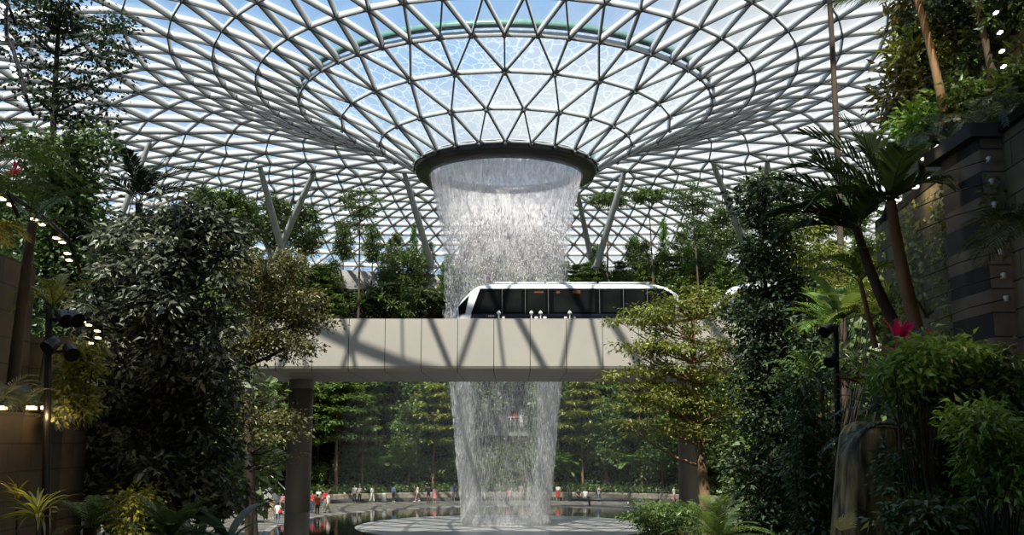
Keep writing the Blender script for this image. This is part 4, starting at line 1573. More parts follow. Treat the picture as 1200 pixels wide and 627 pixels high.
def lamp_run(pts, what, group, w, mt, Yf, h=.028):
    pp = []
    for k, (px, py) in enumerate(pts):
        p = P(px, py, Yf(px, py))
        pp.append(p)
        ledge_lamp(p, f'{NUM[k]} lamp from the top {what}', group, w * .75, mt, h=h)
    return pp


def rail_beam(name, pts, label, r=.035, drop=.12):
    pts = np.asarray(pts) + (0, .16, drop)
    root = thing(name, label, 'lamp rail', pts[0])
    mb = MB()
    mb.tube(pts, r, 6)
    mb.build('bar', M['black'], root)
    for q in (pts[0], pts[-1]):
        mb = MB()
        mb.tube([q, q + (0, .35, -.25)], r * .8, 6)
        mb.build('bracket', M['black'], root)


a = lamp_run([(2, 233), (13, 240), (40, 257), (49, 263), (66, 279), (73, 284), (79, 297), (81, 305)], 'in the warm row descending along the left wall', 'warm lamps along the left wall', .10, M['warm'], lambda x, y: 14.2 + x / 80 * 3.2)
rail_beam('lamp_rail', a, 'dark rail carrying the descending row of warm lamps on the left')
a = lamp_run([(97, 377), (104, 381), (114, 388), (115, 396), (106, 402)], 'in the small warm curve beside the left floodlights', 'warm lamps beside the floodlights', .10, M['warm'], lambda x, y: 18.4)
rail_beam('lamp_rail', a, 'short curved dark rail of warm lamps beside the left floodlights')
a = lamp_run([(3, 7), (1, 19), (2, 45), (8, 56), (15, 80), (18, 89), (24, 116)], 'in the steep row at the upper left edge', 'lamps at the upper left edge', .08, M['cool'], lambda x, y: 17.0)
rail_beam('lamp_rail', a, 'steep dark rail of lamps at the upper left edge')
a = lamp_run([(1101, 172), (1084, 186), (1085, 210), (1072, 219), (1060, 223), (1052, 234), (1045, 242)], 'in the row under the right wall ledge', 'lamps under the right wall ledge', .15, M['cool'], lambda x, y: 16 + (1101 - x) / 56 * 3.4, h=.04)
rail_beam('lamp_rail', a, 'dark beam under the ledge carrying lamps down the right wall', .06, .1)
ledge_lamp(P(1198, 133, 13.6), 'single warm lamp tucked under the pier cap at the right edge', 'lamps under the right wall ledge', .2, M['warm'])
for k, (px, py) in enumerate(((1167, 15), (1172, 38), (1174, 60), (1176, 78))):
    ledge_lamp(P(px, py, 15.5), f'{NUM[k]} tiny white lamp from the top on the dark upper right wall', 'tiny white lamps at the upper right', .05, M['cool'], h=.03)
for k, (px, py) in enumerate(((1159, 187), (1162, 213), (1165, 240), (1172, 295), (1176, 323), (1179, 350))):
    root = thing('cable_clip', f'{NUM[k]} pale cable clip from the top on the edge of the right pier', 'clip', P(px, py, 14.2), 'pale clips on the right pier')
    mb = MB()
    mb.box(P(px, py, 14.2), (.05, .08, .08))
    mb.build('clip_body', M['lamp_white'], root)
    mb = MB()
    p = P(px, py, 14.2)
    mb.tube([p, p + (-.5, .15, -.12), p + (-1.0, .3, -.32)], .008, 4)
    mb.build('cable', M['black'], root)
for k, (px, Y) in enumerate(((2, 14.6), (37, 15.2), (54, 16.4))):
    ledge_lamp(P(px, 478, Y), ['small warm lamp under the ledge at the left frame edge', 'brightest warm lamp under the left wall ledge above brown stone blocks', 'small warm lamp under the left wall ledge behind the floodlight pole'][k], 'warm lamps under the left wall ledge', .12, M['warm'])
    pd = bpy.data.lights.new('ledge_glow', 'POINT')
    pd.energy = 6.0
    pd.color = (1.0, 0.62, 0.28)
    pd.shadow_soft_size = .06
    po = bpy.data.objects.new('ledge_glow', pd)
    COL.objects.link(po)
    po.location = P(px, 484, Y) + np.array([.35, -.3, -.05])
for (px, py, Y, en) in ((8, 270, 13.2, 7), (90, 410, 17.0, 8), (30, 570, 13.0, 4), (160, 600, 17.5, 6), (1110, 60, 15.0, 26), (1098, 182, 15.6, 10), (1066, 224, 17.6, 10), (1150, 350, 12.4, 7), (1080, 430, 11.6, 3)):  # point lights added near plants and lamps, most without a fixture
    pd = bpy.data.lights.new('added_glow', 'POINT')
    pd.energy = en
    pd.color = (1.0, 0.76, 0.42)
    pd.shadow_soft_size = .12
    po = bpy.data.objects.new('added_glow', pd)
    COL.objects.link(po)
    po.location = P(px, py, Y)


def floods(label, px, y0, y1, Y, heads):
    base = P(px, y1, Y)
    base[2] = bank(0, Y) - .05
    top = P(px, y0, Y)
    root = thing('floodlight_pole', label, 'floodlight pole', base)
    mb = MB()
    mb.tube([base, base + (0, 0, .4), (base + top) / 2, top], [.075, .06, .055, .05], 10)
    mb.build('pole', M['black'], root, smooth=True)
    mb = MB()
    mb.tube([base + (0, 0, .38), base + (0, 0, .45)], .085, 10)
    mb.build('collar', M['rail'], root)
    for hx, hy, dx in heads:
        c = P(hx, hy, Y - .1)
        mb = MB()
        at = np.array([top[0], Y, c[2]])
        mb.tube([at, c], .025, 6)
        mb.build('arm', M['black'], root)
        mb = MB()
        d = unit(np.array([dx, -.5, -.45]))
        mb.tube([c - d * .12, c - d * .10, c + d * .02, c + d * .10], [.06, .10, .105, .115], 14)
        h = mb.build('floodlight', M['black'], root, smooth=False)
        mb = MB()
        mb.tube([c + d * .102, c + d * .106], .10, 14)
        mb.build('lens', M['train_pane'], h)


floods('black pole with four floodlights standing before the left stone wall', 58, 362, 580, 15.0, [(76, 373, .5), (87, 373, .8), (60, 404, -.2), (83, 412, .4)])
floods('black pole with two floodlights among the plants right of the columnar tree', 979, 380, 520, 19.0, [(969, 387, -.7), (974, 422, -.5)])

# ------------------------------------------------------------------ planting near the viewpoint
RF = np.random.default_rng(5)


def gb(px, Y):
    z = bank(0, Y)
    return PX(px, Y, z)


def up_path(Y, pts):
    return [P(a, b, Y + (c[0] if c else 0)) for a, b, *c in pts]


# --- left side
b = gb(62, 26)
cen = pxcrown(26, [(100, 12, 62, 26, 34), (35, 12, 40, 26, 20), (125, 55, 32, 28, 15), (75, 45, 38, 30, 7), (45, 90, 42, 28, 9), (115, 92, 34, 24, 12), (70, 125, 38, 30, 17), (20, 60, 25, 30, 6), (110, 140, 22, 28, 9)], rng=RF)
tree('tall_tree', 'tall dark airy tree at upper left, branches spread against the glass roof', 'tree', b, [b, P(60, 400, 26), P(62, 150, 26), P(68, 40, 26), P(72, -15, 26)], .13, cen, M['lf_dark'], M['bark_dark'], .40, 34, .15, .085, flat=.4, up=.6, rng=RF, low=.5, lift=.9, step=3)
b = gb(95, 24.5)
cen = pxcrown(24.5, [(65, 175, 45, 30, 32), (85, 205, 38, 40, 40), (60, 235, 55, 36, 44), (95, 262, 40, 40, 44), (50, 300, 45, 36, 30), (100, 320, 45, 40, 36), (120, 365, 35, 40, 20), (60, 375, 45, 45, 30), (118, 165, 12, 22, 6)], rng=RF)
tree('dense_tree', 'dense green tree behind the descending row of lamps on the left', 'tree', b, [b, P(92, 350, 24.5), P(88, 170, 24.5)], .13, cen, M['lf_deep'], M['bark_dark'], .42, 40, .18, .095, flat=.6, up=.55, rng=RF)
b = gb(150, 19.5)
cen = pxcrown(19.5, [(210, 258, 48, 24, 24), (235, 285, 45, 42, 34), (165, 300, 62, 48, 44), (215, 345, 62, 46, 50), (140, 375, 52, 50, 42), (225, 410, 55, 48, 46), (160, 445, 68, 48, 52), (235, 475, 52, 42, 38), (130, 510, 55, 45, 38), (205, 530, 72, 45, 48), (115, 570, 40, 40, 24), (235, 575, 42, 34, 22), (165, 590, 60, 35, 28)], depth=.8, rng=RF)
tree('dark_tree', 'large dark tree with silvery leaves and clusters coloured as dappled light filling the left foreground', 'tree', b, [b, P(155, 560, 19.5), P(180, 400, 19.5), P(200, 245, 19.5)], .14, cen, M['lf_silver'], M['bark_dark'], .30, 40, .20, .085, flat=.55, up=.62, rng=RF, droop=.3, alt=(M['lf_dapple'], .2))
b = gb(160, 28)
c = P(163, 238, 28)
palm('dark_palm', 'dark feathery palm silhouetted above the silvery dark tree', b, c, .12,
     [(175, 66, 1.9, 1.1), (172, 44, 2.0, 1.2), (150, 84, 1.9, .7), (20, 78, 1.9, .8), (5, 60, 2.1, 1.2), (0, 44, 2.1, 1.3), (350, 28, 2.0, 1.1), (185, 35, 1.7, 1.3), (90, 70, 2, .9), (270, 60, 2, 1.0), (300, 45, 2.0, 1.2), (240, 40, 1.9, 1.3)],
     M['lf_backlit'], M['bark_dark'], m=34, ll=.55, lw=.04, ang=.95, sag=.25)
b = gb(290, 37)
cen = pxcrown(37, [(318, 312, 40, 22, 34), (300, 345, 42, 30, 40), (345, 358, 34, 26, 30), (365, 380, 24, 16, 14), (300, 392, 40, 34, 36), (335, 405, 36, 22, 22), (282, 322, 20, 30, 14), (275, 420, 26, 40, 14), (322, 505, 36, 22, 16), (345, 492, 20, 10, 6), (290, 470, 20, 26, 7)], depth=.9, rng=RF)
tree('olive_tree', 'fine leaved olive yellow tree in front of the left end of the bridge', 'tree', b, [b, P(293, 560, 37), P(288, 440, 37), P(302, 370, 37), P(312, 305, 37)], .17, cen, M['lf_olive'], M['bark'], .42, 56, .17, .085, flat=.45, up=.6, rng=RF, low=.3, lift=.8, out=.8, step=4)
b = gb(303, 40)
cen = pxcrown(40, [(330, 545, 22, 16, 6), (318, 470, 24, 16, 6)], rng=RF)
tree('slim_dark_tree', 'slim dark trunk rising beside the stairs left of the bridge pillar', 'tree', b, [b, P(296, 560, 40), P(297, 430, 40)], .13, cen, M['lf_olive'], M['bark_dark'], .4, 50, .13, .055, rng=RF)

fern('large_fern', 'large arching fern reaching in from the left frame edge beside red flowers', P(-22, 195, 13.5), M['lf_mid'], 9, 1.25, .26, .016, (.25, 1.0), 1.35, 'fern', (-70, 80), 34, rng=RF)
fern('large_fern', 'lower fern at the left edge just above the descending lamps', P(-18, 235, 14), M['lf_deep'], 8, 1.2, .24, .017, (.2, .9), 1.2, 'fern', (-60, 80), 30, rng=RF)
rosette('red_bromeliad', 'red bromeliad flower among ferns at the upper left edge', P(16, 204, 13), M['lf_red'], 13, .19, .035, (.5, 1.5), .7, 'flower', rng=RF)
rosette('pink_bromeliad', 'small orange red leaf tuft near the top of left ferns', P(3, 168, 13), M['lf_bronze'], 7, .12, .03, (.5, 1.4), .7, 'flower', rng=RF)
fern('yellow_palm', 'glowing yellow palm frond at the left frame edge', gb(-24, 12.6), M['lf_gold'], 5, .55, .24, .016, (.1, .7), 1.6, 'palm', (-80, 40), 20, rng=RF, trunk=P(-16, 268, 12.6))
b = P(12, 480, 15.6)
palm('slender_palm', 'slender leaning brown palm trunk before the left stone wall', b, P(38, 262, 15.6), .085, [(20, 60, 1.1, 1.1), (160, 50, 1.0, 1.1), (300, 50, 1.1, 1.2), (80, 60, 1.1, 1.0), (350, 25, 1.1, 1.1)], M['lf_deep'], M['bark'], mid=P(22, 380, 15.6), m=20, ll=.32, lw=.035)
b = P(44, 470, 15.9)
palm('young_palm', 'young green stemmed palm between wall and floodlight pole', b, P(62, 362, 16.2), .035, [(10, 65, .75, 1.0), (0, 30, .65, 1.1), (170, 60, .7, 1.0), (190, 30, .6, 1.2), (90, 80, .7, .8), (280, 60, .75, 1.1), (320, 45, .75, 1.2), (230, 45, .7, 1.2)], M['lf_yellow'], M['rib'], rings=False, m=16, ll=.3, lw=.024, ang=.8)
for k, (px, py, Y) in enumerate(((2, 455, 14.4), (28, 462, 15.0), (60, 470, 16.0))):
    fern('ledge_fern', ['green fern on the left wall ledge at the frame edge', 'green fern on the left wall ledge above the brightest lamp', 'green fern on the left wall ledge beside the floodlight pole'][k], P(px, py + 12, Y), M['lf_blue'], 15, .62, .15, .013, (.15, 1.2), 1.5, 'fern', m=20, rng=RF, group='ferns on the left wall ledge')
b = P(92, 505, 16.6)
shrub('yellow_shrub', 'bright yellow green shrub lit by lamps right of the left floodlights', 'shrub', b, pxcrown(16.6, [(92, 440, 22, 36, 26), (85, 480, 20, 20, 12), (104, 420, 10, 18, 7)], rng=RF), M['lf_yellow'], .2, 44, .13, .055, rng=RF)
rosette('strap_plant', 'spiky yellow lit strap leaved plant at the bottom left corner', gb(42, 13.2), M['lf_yellow'], 34, .62, .038, (.15, 1.4), 1.2, rng=RF, stem=P(44, 606, 13.2))
rosette('yellow_leaf_plant', 'golden leaved plant against the lower left stone wall', gb(18, 13.6), M['lf_gold'], 12, .30, .04, (.4, 1.45), .9, rng=RF, stem=P(20, 582, 13.6))
fern('dark_fern', 'dark fern at the bottom edge below the silvery tree', gb(105, 14.5), M['lf_deep'], 17, .8, .16, .016, (.3, 1.2), 1.3, rng=RF, trunk=P(105, 618, 14.5))
shrub('lime_shrub', 'lime yellow shrub at the bottom edge under the silvery tree', 'shrub', P(150, 640, 18), pxcrown(18, [(146, 612, 24, 26, 18), (165, 590, 14, 16, 6)], rng=RF), M['lf_yellow'], .22, 40, .13, .06, rng=RF)
fern('cycad', 'dark spiky cycad at the bottom edge left of the broad leaved plant', P(200, 632, 16.5), M['lf_deep'], 26, .95, .16, .02, (.3, 1.3), .9, 'cycad', m=32, rng=RF)
rosette('broad_leaf_plant', 'bluish broad leaved plant at the bottom before the left bridge pillar', P(268, 640, 17), M['lf_blue'], 17, 1.15, .17, (.15, 1.3), 1.15, rng=RF, seg=8, fold=.15)
rosette('broad_leaf_plant', 'second bluish broad leaved plant farther left along the bottom edge', P(232, 645, 18), M['lf_blue'], 13, .95, .13, (.3, 1.3), 1.2, rng=RF, seg=8, fold=.15)

# --- right side
b = gb(828, 36)
tiers = [(830, 445, 52, 40, 26), (790, 400, 60, 16, 22), (800, 366, 60, 30, 48), (750, 372, 44, 10, 20), (752, 408, 42, 9, 20), (742, 440, 36, 9, 18), (850, 400, 26, 46, 24), (808, 425, 60, 36, 34), (772, 470, 48, 16, 24), (828, 475, 46, 34, 30), (765, 503, 30, 12, 12), (822, 505, 40, 14, 16), (858, 490, 18, 30, 12), (850, 355, 16, 14, 8)]
cen = pxcrown(36, tiers, depth=1.0, shell=.3, rng=RF)
tree('layered_tree', 'sunlit yellow green layered tree in front of the right end of the train', 'tree', b, [b, P(827, 590, 36), P(818, 510, 36), P(812, 430, 36), P(812, 350, 36)], .24, cen, M['lf_yellow'], M['bark_tan'], .42, 48, .16, .08, flat=.26, up=.75, rng=RF, low=.3, lift=.7, step=3)
b = gb(905, 25)
cen = pxcrown(25, [(894, 224, 46, 11, 22), (888, 250, 20, 14, 9), (905, 268, 26, 14, 11), (892, 298, 36, 18, 24), (908, 330, 42, 22, 30), (902, 368, 46, 26, 36), (912, 405, 48, 28, 40), (905, 450, 48, 34, 46), (918, 495, 50, 34, 46), (905, 545, 52, 36, 46), (920, 592, 52, 36, 40), (900, 620, 44, 22, 16)], depth=.9, rng=RF)
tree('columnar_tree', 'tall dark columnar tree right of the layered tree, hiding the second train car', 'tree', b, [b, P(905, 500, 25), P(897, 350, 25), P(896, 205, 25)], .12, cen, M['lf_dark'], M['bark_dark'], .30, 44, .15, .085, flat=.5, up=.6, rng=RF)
PKW = dict(m=18, ll=.68, lw=.075, ang=.75, sag=.22, rw=.02, start=.12, vee=.35)
b = P(1074, 385, 16)
palm('big_palm', 'dark broad leaflet palm with reddish trunk, nearer the right wall', b, P(1044, 236, 16), .095,
     [(172, 62, 1.75, .75), (185, 42, 1.7, .9), (160, 78, 1.6, .5), (100, 75, 1.5, .6), (20, 70, 1.4, .8), (10, 45, 1.2, 1.2), (195, 22, 1.5, 1.0), (265, 50, 1.5, 1.2), (300, 35, 1.2, 1.3), (150, 30, 1.4, 1.1)], M['lf_deep'], M['bark_tan'], mid=P(1052, 300, 16), **PKW)
b = P(1046, 375, 17)
palm('big_palm', 'dark broad leaflet palm leaning left over the columnar tree', b, P(1004, 268, 17), .085,
     [(178, 58, 1.5, .9), (186, 30, 1.55, .9), (192, 12, 1.5, .8), (170, 40, 1.5, 1.1), (140, 65, 1.4, .8), (180, 78, 1.5, .6), (270, 40, 1.3, 1.2), (215, 25, 1.4, 1.1), (60, 60, 1.2, 1.0)], M['lf_dark'], M['bark'], mid=P(1022, 330, 17), **PKW)
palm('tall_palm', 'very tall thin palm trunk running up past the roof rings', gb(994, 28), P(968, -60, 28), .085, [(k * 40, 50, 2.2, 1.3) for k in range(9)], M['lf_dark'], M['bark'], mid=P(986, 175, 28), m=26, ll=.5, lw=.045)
palm('ledge_palm', 'pale trunked palm on the right ledge, frond arching at the top', P(1109, 148, 16.4), P(1074, -2, 16.4), .07,
     [(183, 8, 1.5, .5), (172, 35, 1.5, 1.5), (205, -5, 1.2, .3), (160, 60, 1.2, 1.2), (10, 50, 1.0, 1.2), (280, 40, 1.0, 1.4), (80, 60, 1.2, 1.2)], M['lf_deep'], M['bark_tan'], mid=P(1094, 60, 16.4), m=26, ll=.36, lw=.032, sag=.5)
palm('ledge_palm', 'brown trunked palm before the dark upper right wall', P(1168, 112, 16.2), P(1146, 6, 16.2), .065,
     [(180, 50, .9, 1.3), (200, 30, .9, 1.3), (20, 50, .9, 1.2), (100, 60, .9, 1.2), (280, 40, .9, 1.4), (320, 30, .8, 1.3)], M['lf_blue'], M['bark'], m=18, ll=.34, lw=.05)
# growth hanging on the right ledge and upper wall
SH = [((1062, 112, 26, 42, 26), 17.6, 'lf_olive', .3, 'drooping olive green bush overhanging the left end of the right ledge'),
      ((1085, 62, 34, 30, 26), 17.4, 'lf_yellow', .28, 'yellow green bush high on the right ledge beside the pale palm trunk'),
      ((1082, 150, 26, 24, 20), 16.9, 'lf_bright', .26, 'bright leafy bush on the right ledge above the lamp row'),
      ((1128, 118, 30, 26, 24), 16.6, 'lf_mid', .28, 'mid green bush on the right ledge beside the foot of the pale palm'),
      ((1115, 20, 36, 30, 26), 17.2, 'lf_dark', .3, 'dark bush at the top right between two palm trunks'),
      ((1070, 20, 20, 26, 12), 17.8, 'lf_olive', .28, 'sparse olive growth at the top behind the arching palm frond'),
      ((1185, 15, 26, 24, 14), 16.0, 'lf_deep', .26, 'deep green hanging growth in the top right corner'),
      ((1188, 95, 22, 26, 14), 15.6, 'lf_mid', .24, 'green growth at the right edge above the pier cap'),
      ((1140, 70, 22, 24, 10), 17.0, 'lf_deep', .26, 'thin green growth on the dark upper right wall')]
for (e, Y, lm, rc, lab) in SH:
    c = pxcrown(Y, [e], rng=RF)
    shrub('hanging_bush', lab, 'bush', P(e[0], min(e[1] + e[3], 150), Y), c, M[lm], rc, 40, .18, .075, flat=.8, up=.45, rng=RF, droop=.4, group='bushes on the right ledge')
for k, (px, py, Y) in enumerate(((1092, 160, 15.9), (1118, 150, 15.6), (1148, 140, 15.0), (1185, 128, 14.2))):
    fern('ledge_fern', f'bluish fern spilling over the right ledge, {NUM[k]} from the lamp row end', P(px, py, Y), M['lf_blue'], 20, .66, .15, .013, (.0, 1.1), 1.7, m=22, rng=RF, group='ferns on the right ledge')
fern('drooping_palm', 'dark palm reaching in at the right frame edge before the pier', gb(1216, 12.5), M['lf_dark'], 13, 1.0, .34, .016, (.05, 1.0), 1.3, 'palm', (110, 260), 30, rng=RF, trunk=P(1216, 268, 12.5))
rosette('pink_cordyline', 'vivid pink red broad leaved cordyline below the palm trunks', gb(1054, 13.3), M['lf_red'], 12, .48, .10, (.25, 1.5), .75, 'cordyline', (0, 360), rng=RF, stem=P(1053, 410, 13.3), prof=([0, .25, .6, 1], [.35, .9, 1, .05]))
rosette('pink_cordyline', 'small pink red cordyline tip behind green leaves right of the large one', P(1087, 400, 14.9), M['lf_red'], 4, .24, .03, (1.0, 1.5), .3, 'cordyline', rng=RF)
palm('thin_palm', 'thin pale orange palm stem left of the pink cordyline', P(1026, 408, 17.5), P(1008, 330, 17.5), .045, [(k * 51 + 10, 45 + 10 * (k % 3), .9, 1.2) for k in range(7)], M['lf_mid'], M['bark_tan'], m=16, ll=.34, lw=.05)
palm('thin_palm', 'thin orange palm stem low beside the columnar tree', gb(964, 20), P(962, 452, 20), .07, [(k * 45, 40 + 12 * (k % 3), 1.2, 1.2) for k in range(8)], M['lf_deep'], M['bark_tan'], m=18, ll=.4, lw=.05)
fern('cane_palm', 'bright feathery cane palm behind the thin orange stem', P(975, 385, 22), M['lf_bright'], 18, 1.25, .34, .02, (.4, 1.4), 1.1, 'palm', m=24, rng=RF)
fern('cane_palm', 'yellow green feathery palm between the two big palm trunks', P(1020, 372, 20.5), M['lf_yellow'], 18, 1.2, .30, .02, (.4, 1.4), 1.1, 'palm', m=22, rng=RF)
rosette('banana_plant', 'broad leaved banana plant under the left leaning big palm', P(985, 372, 21), M['lf_mid'], 12, 1.25, .24, (.5, 1.4), 1.1, 'plant', rng=RF, seg=8, fold=.12)
rosette('pale_leaf_plant', 'pale yellow leaved plant at the foot of the right palm trunks', P(1086, 372, 16.2), M['lf_pale'], 13, .6, .08, (.2, 1.4), 1.0, rng=RF)
rosette('bronze_plant', 'bronze leaved plant beneath the pink cordyline', P(1015, 452, 15), M['lf_bronze'], 18, .45, .045, (.1, 1.3), 1.0, rng=RF)
rosette('dark_strap_plant', 'dark strap leaved plant below the pink cordyline', P(1030, 480, 14.5), M['lf_blue'], 34, .75, .035, (.1, 1.4), 1.0, rng=RF)
SR = [([(1098, 420, 44, 24, 32), (1058, 442, 34, 26, 24)], 12.8, 'lf_bright', 'bright green leafy shrub right of the pink cordyline'),
      ([(1130, 440, 48, 30, 36), (1085, 470, 40, 26, 26)], 13.2, 'lf_mid', 'mid green leafy shrub in the middle of the right foreground'),
      ([(1175, 545, 36, 36, 30), (1150, 500, 30, 26, 18)], 11.5, 'lf_bright', 'bright green leafy shrub at the right edge halfway down'),
      ([(1100, 545, 52, 40, 40), (1070, 575, 30, 30, 16)], 13.3, 'lf_deep', 'dark shrub in deep shade right of the weathered stump'),
      ([(1080, 605, 40, 24, 20), (1130, 612, 44, 22, 22)], 12.2, 'lf_deep', 'low deep green shrub along the bottom right edge'),
      ([(1180, 455, 34, 44, 30)], 12.6, 'lf_deep', 'dark shrub against the pier at the right edge'),
      ([(955, 560, 30, 52, 36), (945, 480, 22, 40, 20), (970, 610, 30, 24, 16)], 19.0, 'lf_deep', 'deep green shrub between columnar tree and weathered stump'),
      ([(955, 345, 30, 36, 30), (945, 290, 22, 30, 18), (1000, 320, 36, 40, 34), (1045, 330, 26, 40, 22)], 25, 'lf_yellow', 'yellow green bush behind the left leaning big palm'),
      ([(965, 430, 24, 32, 22)], 20.5, 'lf_mid', 'mid green bush around the right floodlight pole')]
for ells, Y, lm, lab in SR:
    c = pxcrown(Y, ells, rng=RF)
    e = ells[0]
    shrub('leafy_shrub', lab, 'shrub', PX(e[0], Y, bank(0, Y)), c, M[lm], .2 if Y < 15 else .3, 44, .125 if Y < 15 else .16, .052, flat=.6, up=.6, rng=RF, droop=.35, group='shrubs of the right foreground')
# weathered stump
st_ = thing('tree_stump', 'weathered yellow brown stump standing behind a drooping palm frond', 'stump', gb(1018, 15.2))
mb = MB()
nn = 26
prof, ringv = [], []
for k, (py, r) in enumerate(((700, .52), (627, .47), (580, .45), (540, .43), (510, .40), (499, .34), (494, .22))):
    c = P(1016 + (627 - py) * .03, py, 15.2)
    aa_ = np.arange(nn) / nn * 2 * PI
    rad_ = r * (1 + .10 * np.sin(aa_ * 5 + k * .3) + .05 * np.sin(aa_ * 13))
    ringv.append(np.stack([c[0] + rad_ * np.cos(aa_), c[1] + rad_ * np.sin(aa_), np.full(nn, c[2])], 1))
v = np.concatenate(ringv)
i = np.arange(len(ringv) - 1)[:, None] * nn
j = np.arange(nn)[None]
mb.add(v, np.stack([i + j, i + (j + 1) % nn, i + nn + (j + 1) % nn, i + nn + j], -1).reshape(-1, 4))
mb.add(ringv[-1], [list(range(nn))])
M['stump'] = pmat('weathered_bark', (0.50, 0.37, 0.16), 0.9, col2=(0.05, 0.038, 0.02), nscale=9, bump=1.0, stretch=(1, 1, .16))
mb.build('trunk', M['stump'], st_, smooth=True)
mb = MB()
clusters(mb, [P(1030, 560, 14.75), P(1042, 590, 14.75), P(1046, 535, 14.75), P(1000, 605, 14.75)], .14, 26, .08, .05, rng=RF)
mb.build('creeper', M['lf_olive'], st_)
pf = thing('drooping_palm', 'dark bluish palm with fronds drooping across the weathered stump', 'palm', gb(1070, 14.2))
for az, el, L, dr in ((185, 30, .95, 2.1), (178, 12, 1.15, .9), (195, 25, 1.1, 1.5), (170, 45, 1.0, 1.2), (20, 40, .8, 1.2), (280, 40, .8, 1.4)):
    mb = MB()
    frond(mb, P(1064, 505, 14.2), math.radians(az), math.radians(el), L, dr, 36, .40, .018, .7, .3, .01, rng=RF)
    mb.build('frond', [M['lf_blue'], M['rib']], pf)
mb = MB()
mb.tube([gb(1070, 14.2), P(1066, 560, 14.2), P(1064, 503, 14.2)], [.07, .06, .05], 8)
mb.build('trunk', M['bark_dark'], pf)
yf = thing('yellow_fan_palm', 'golden yellow fan leaf at the bottom edge before the stump', 'palm', P(1003, 640, 13.6))
mb = MB()
h_ = P(985, 622, 13.6)
mb.tube([P(1003, 645, 13.6), h_], .012, 5)
fanleaf(mb, h_, math.radians(15), 1.0, .33, 18, 1.2, .03, sag=.1, rng=RF)
fanleaf(mb, P(1008, 622, 13.5), math.radians(-10), .7, .36, 16, .9, .03, sag=.15, rng=RF)
mb.build('leaves', M['lf_gold'], yf)
fern('cycad', 'spiky green cycad at the foot of the layered tree', P(842, 632, 24), M['lf_mid'], 34, 1.35, .26, .018, (.15, 1.35), .9, 'cycad', m=34, rng=RF)
shrub('layered_shrub', 'low layered shrub with lit top at the bottom left of the layered tree', 'shrub', PX(785, 26, bank(0, 26)), pxcrown(26, [(778, 596, 36, 9, 20), (795, 615, 40, 10, 20), (752, 608, 20, 7, 8)], shell=.2, rng=RF), M['lf_mid'], .3, 60, .13, .055, flat=.25, up=.8, rng=RF)
rosette('pale_yellow_plant', 'pale yellow leaved plant at the bottom edge below the layered shrub', P(802, 645, 20), M['lf_gold'], 14, .5, .07, (.5, 1.4), .9, rng=RF)

# creepers on the right wall
vb = MB()
n = 5200
Yv = RF.uniform(14.6, 20.8, n)
xw = 6.9 + (Yv - 12) / 9 * .7 - RF.uniform(.02, .14, n)
zv = 4 + 6.3 * RF.uniform(0, 1, n) ** .8
mask = (np.sin(Yv * 3.1 + zv * .7) + np.sin(zv * 2.3 + Yv) + RF.normal(0, .7, n)) > .2
pos = np.stack([xw, Yv, zv], 1)[mask]
d = np.stack([RF.normal(-.2, .4, len(pos)), RF.normal(0, .8, len(pos)), RF.normal(-.4, .6, len(pos))], 1)
nr = np.stack([np.full(len(pos), -1.0), RF.normal(-.3, .3, len(pos)), RF.normal(.4, .3, len(pos))], 1)
leaves(vb, pos, d, nr, RF.uniform(.08, .15, len(pos)), RF.uniform(.05, .10, len(pos)), mat=0)
tag(vb.build('creeper', M['lf_yellow'], loc=(7, 17, 7)), 'yellow green creeper leaves climbing the mossy right wall', 'creeper', kind='stuff')
vb = MB()
n = 3400
pos = np.stack([RF.uniform(6.7, 9.2, n), 14.28 - RF.uniform(.01, .12, n), 4 + 5.8 * RF.uniform(0, 1, n)], 1)
mask = (np.sin(pos[:, 0] * 4 + pos[:, 2] * 1.3) + np.sin(pos[:, 2] * 2.1) + RF.normal(0, .5, n)) > .55
pos = pos[mask]
n = len(pos)
leaves(vb, pos, np.stack([RF.normal(0, .8, n), RF.normal(-.2, .3, n), RF.normal(-.5, .5, n)], 1), np.stack([RF.normal(0, .3, n), np.full(n, -1.0), RF.normal(.4, .3, n)], 1), .10, .065)
tag(vb.build('creeper', M['lf_yellow'], loc=(7.5, 13.9, 7)), 'sparse yellow green creeper leaves on the dark stone pier at right', 'creeper', kind='stuff')

# trees that close the view behind the near planting
FILL = [(25, 34, 13.5, 'bushya'), (90, 40, 13.5, 'bushya'), (160, 38, 10.5, 'bushya'), (215, 44, 14.0, 'bushya'), (255, 48, 11.0, 'bushyb'), (-40, 30, 13, 'bushya'), (130, 48, 12.5, 'bushyb'), (40, 46, 18, 'bushya'),
        (935, 46, 10.5, 'bushyb'), (985, 42, 11.5, 'bushyb'), (1040, 36, 11.5, 'bushya'), (1095, 32, 12, 'bushya'), (1150, 30, 12, 'bushya'), (1010, 50, 14, 'layeredb'), (900, 48, 8.0, 'bushya'), (1230, 26, 12, 'bushya')]
for side in ('left', 'right'):
    q = sorted([f for f in FILL if (f[0] < 600) == (side == 'left')], key=lambda f: abs(f[0] - 600))
    for k, (px, Y, h, kd) in enumerate(q):
        pr = proto(kd)
        o = copy_tree(pr[0])
        o.location = gb(px, Y) - np.array([0, 0, .1])
        s = h / PH[kd]
        o.scale = (s * .9, s * .9, s)
        o.rotation_euler = (0, 0, RF.uniform(0, 6))
        o['label'] = f'dense green tree closing the {side} side behind near planting, {NUM[k]} from the waterfall'
        o['category'] = 'tree'
        o['group'] = f'trees behind the {side} foreground'
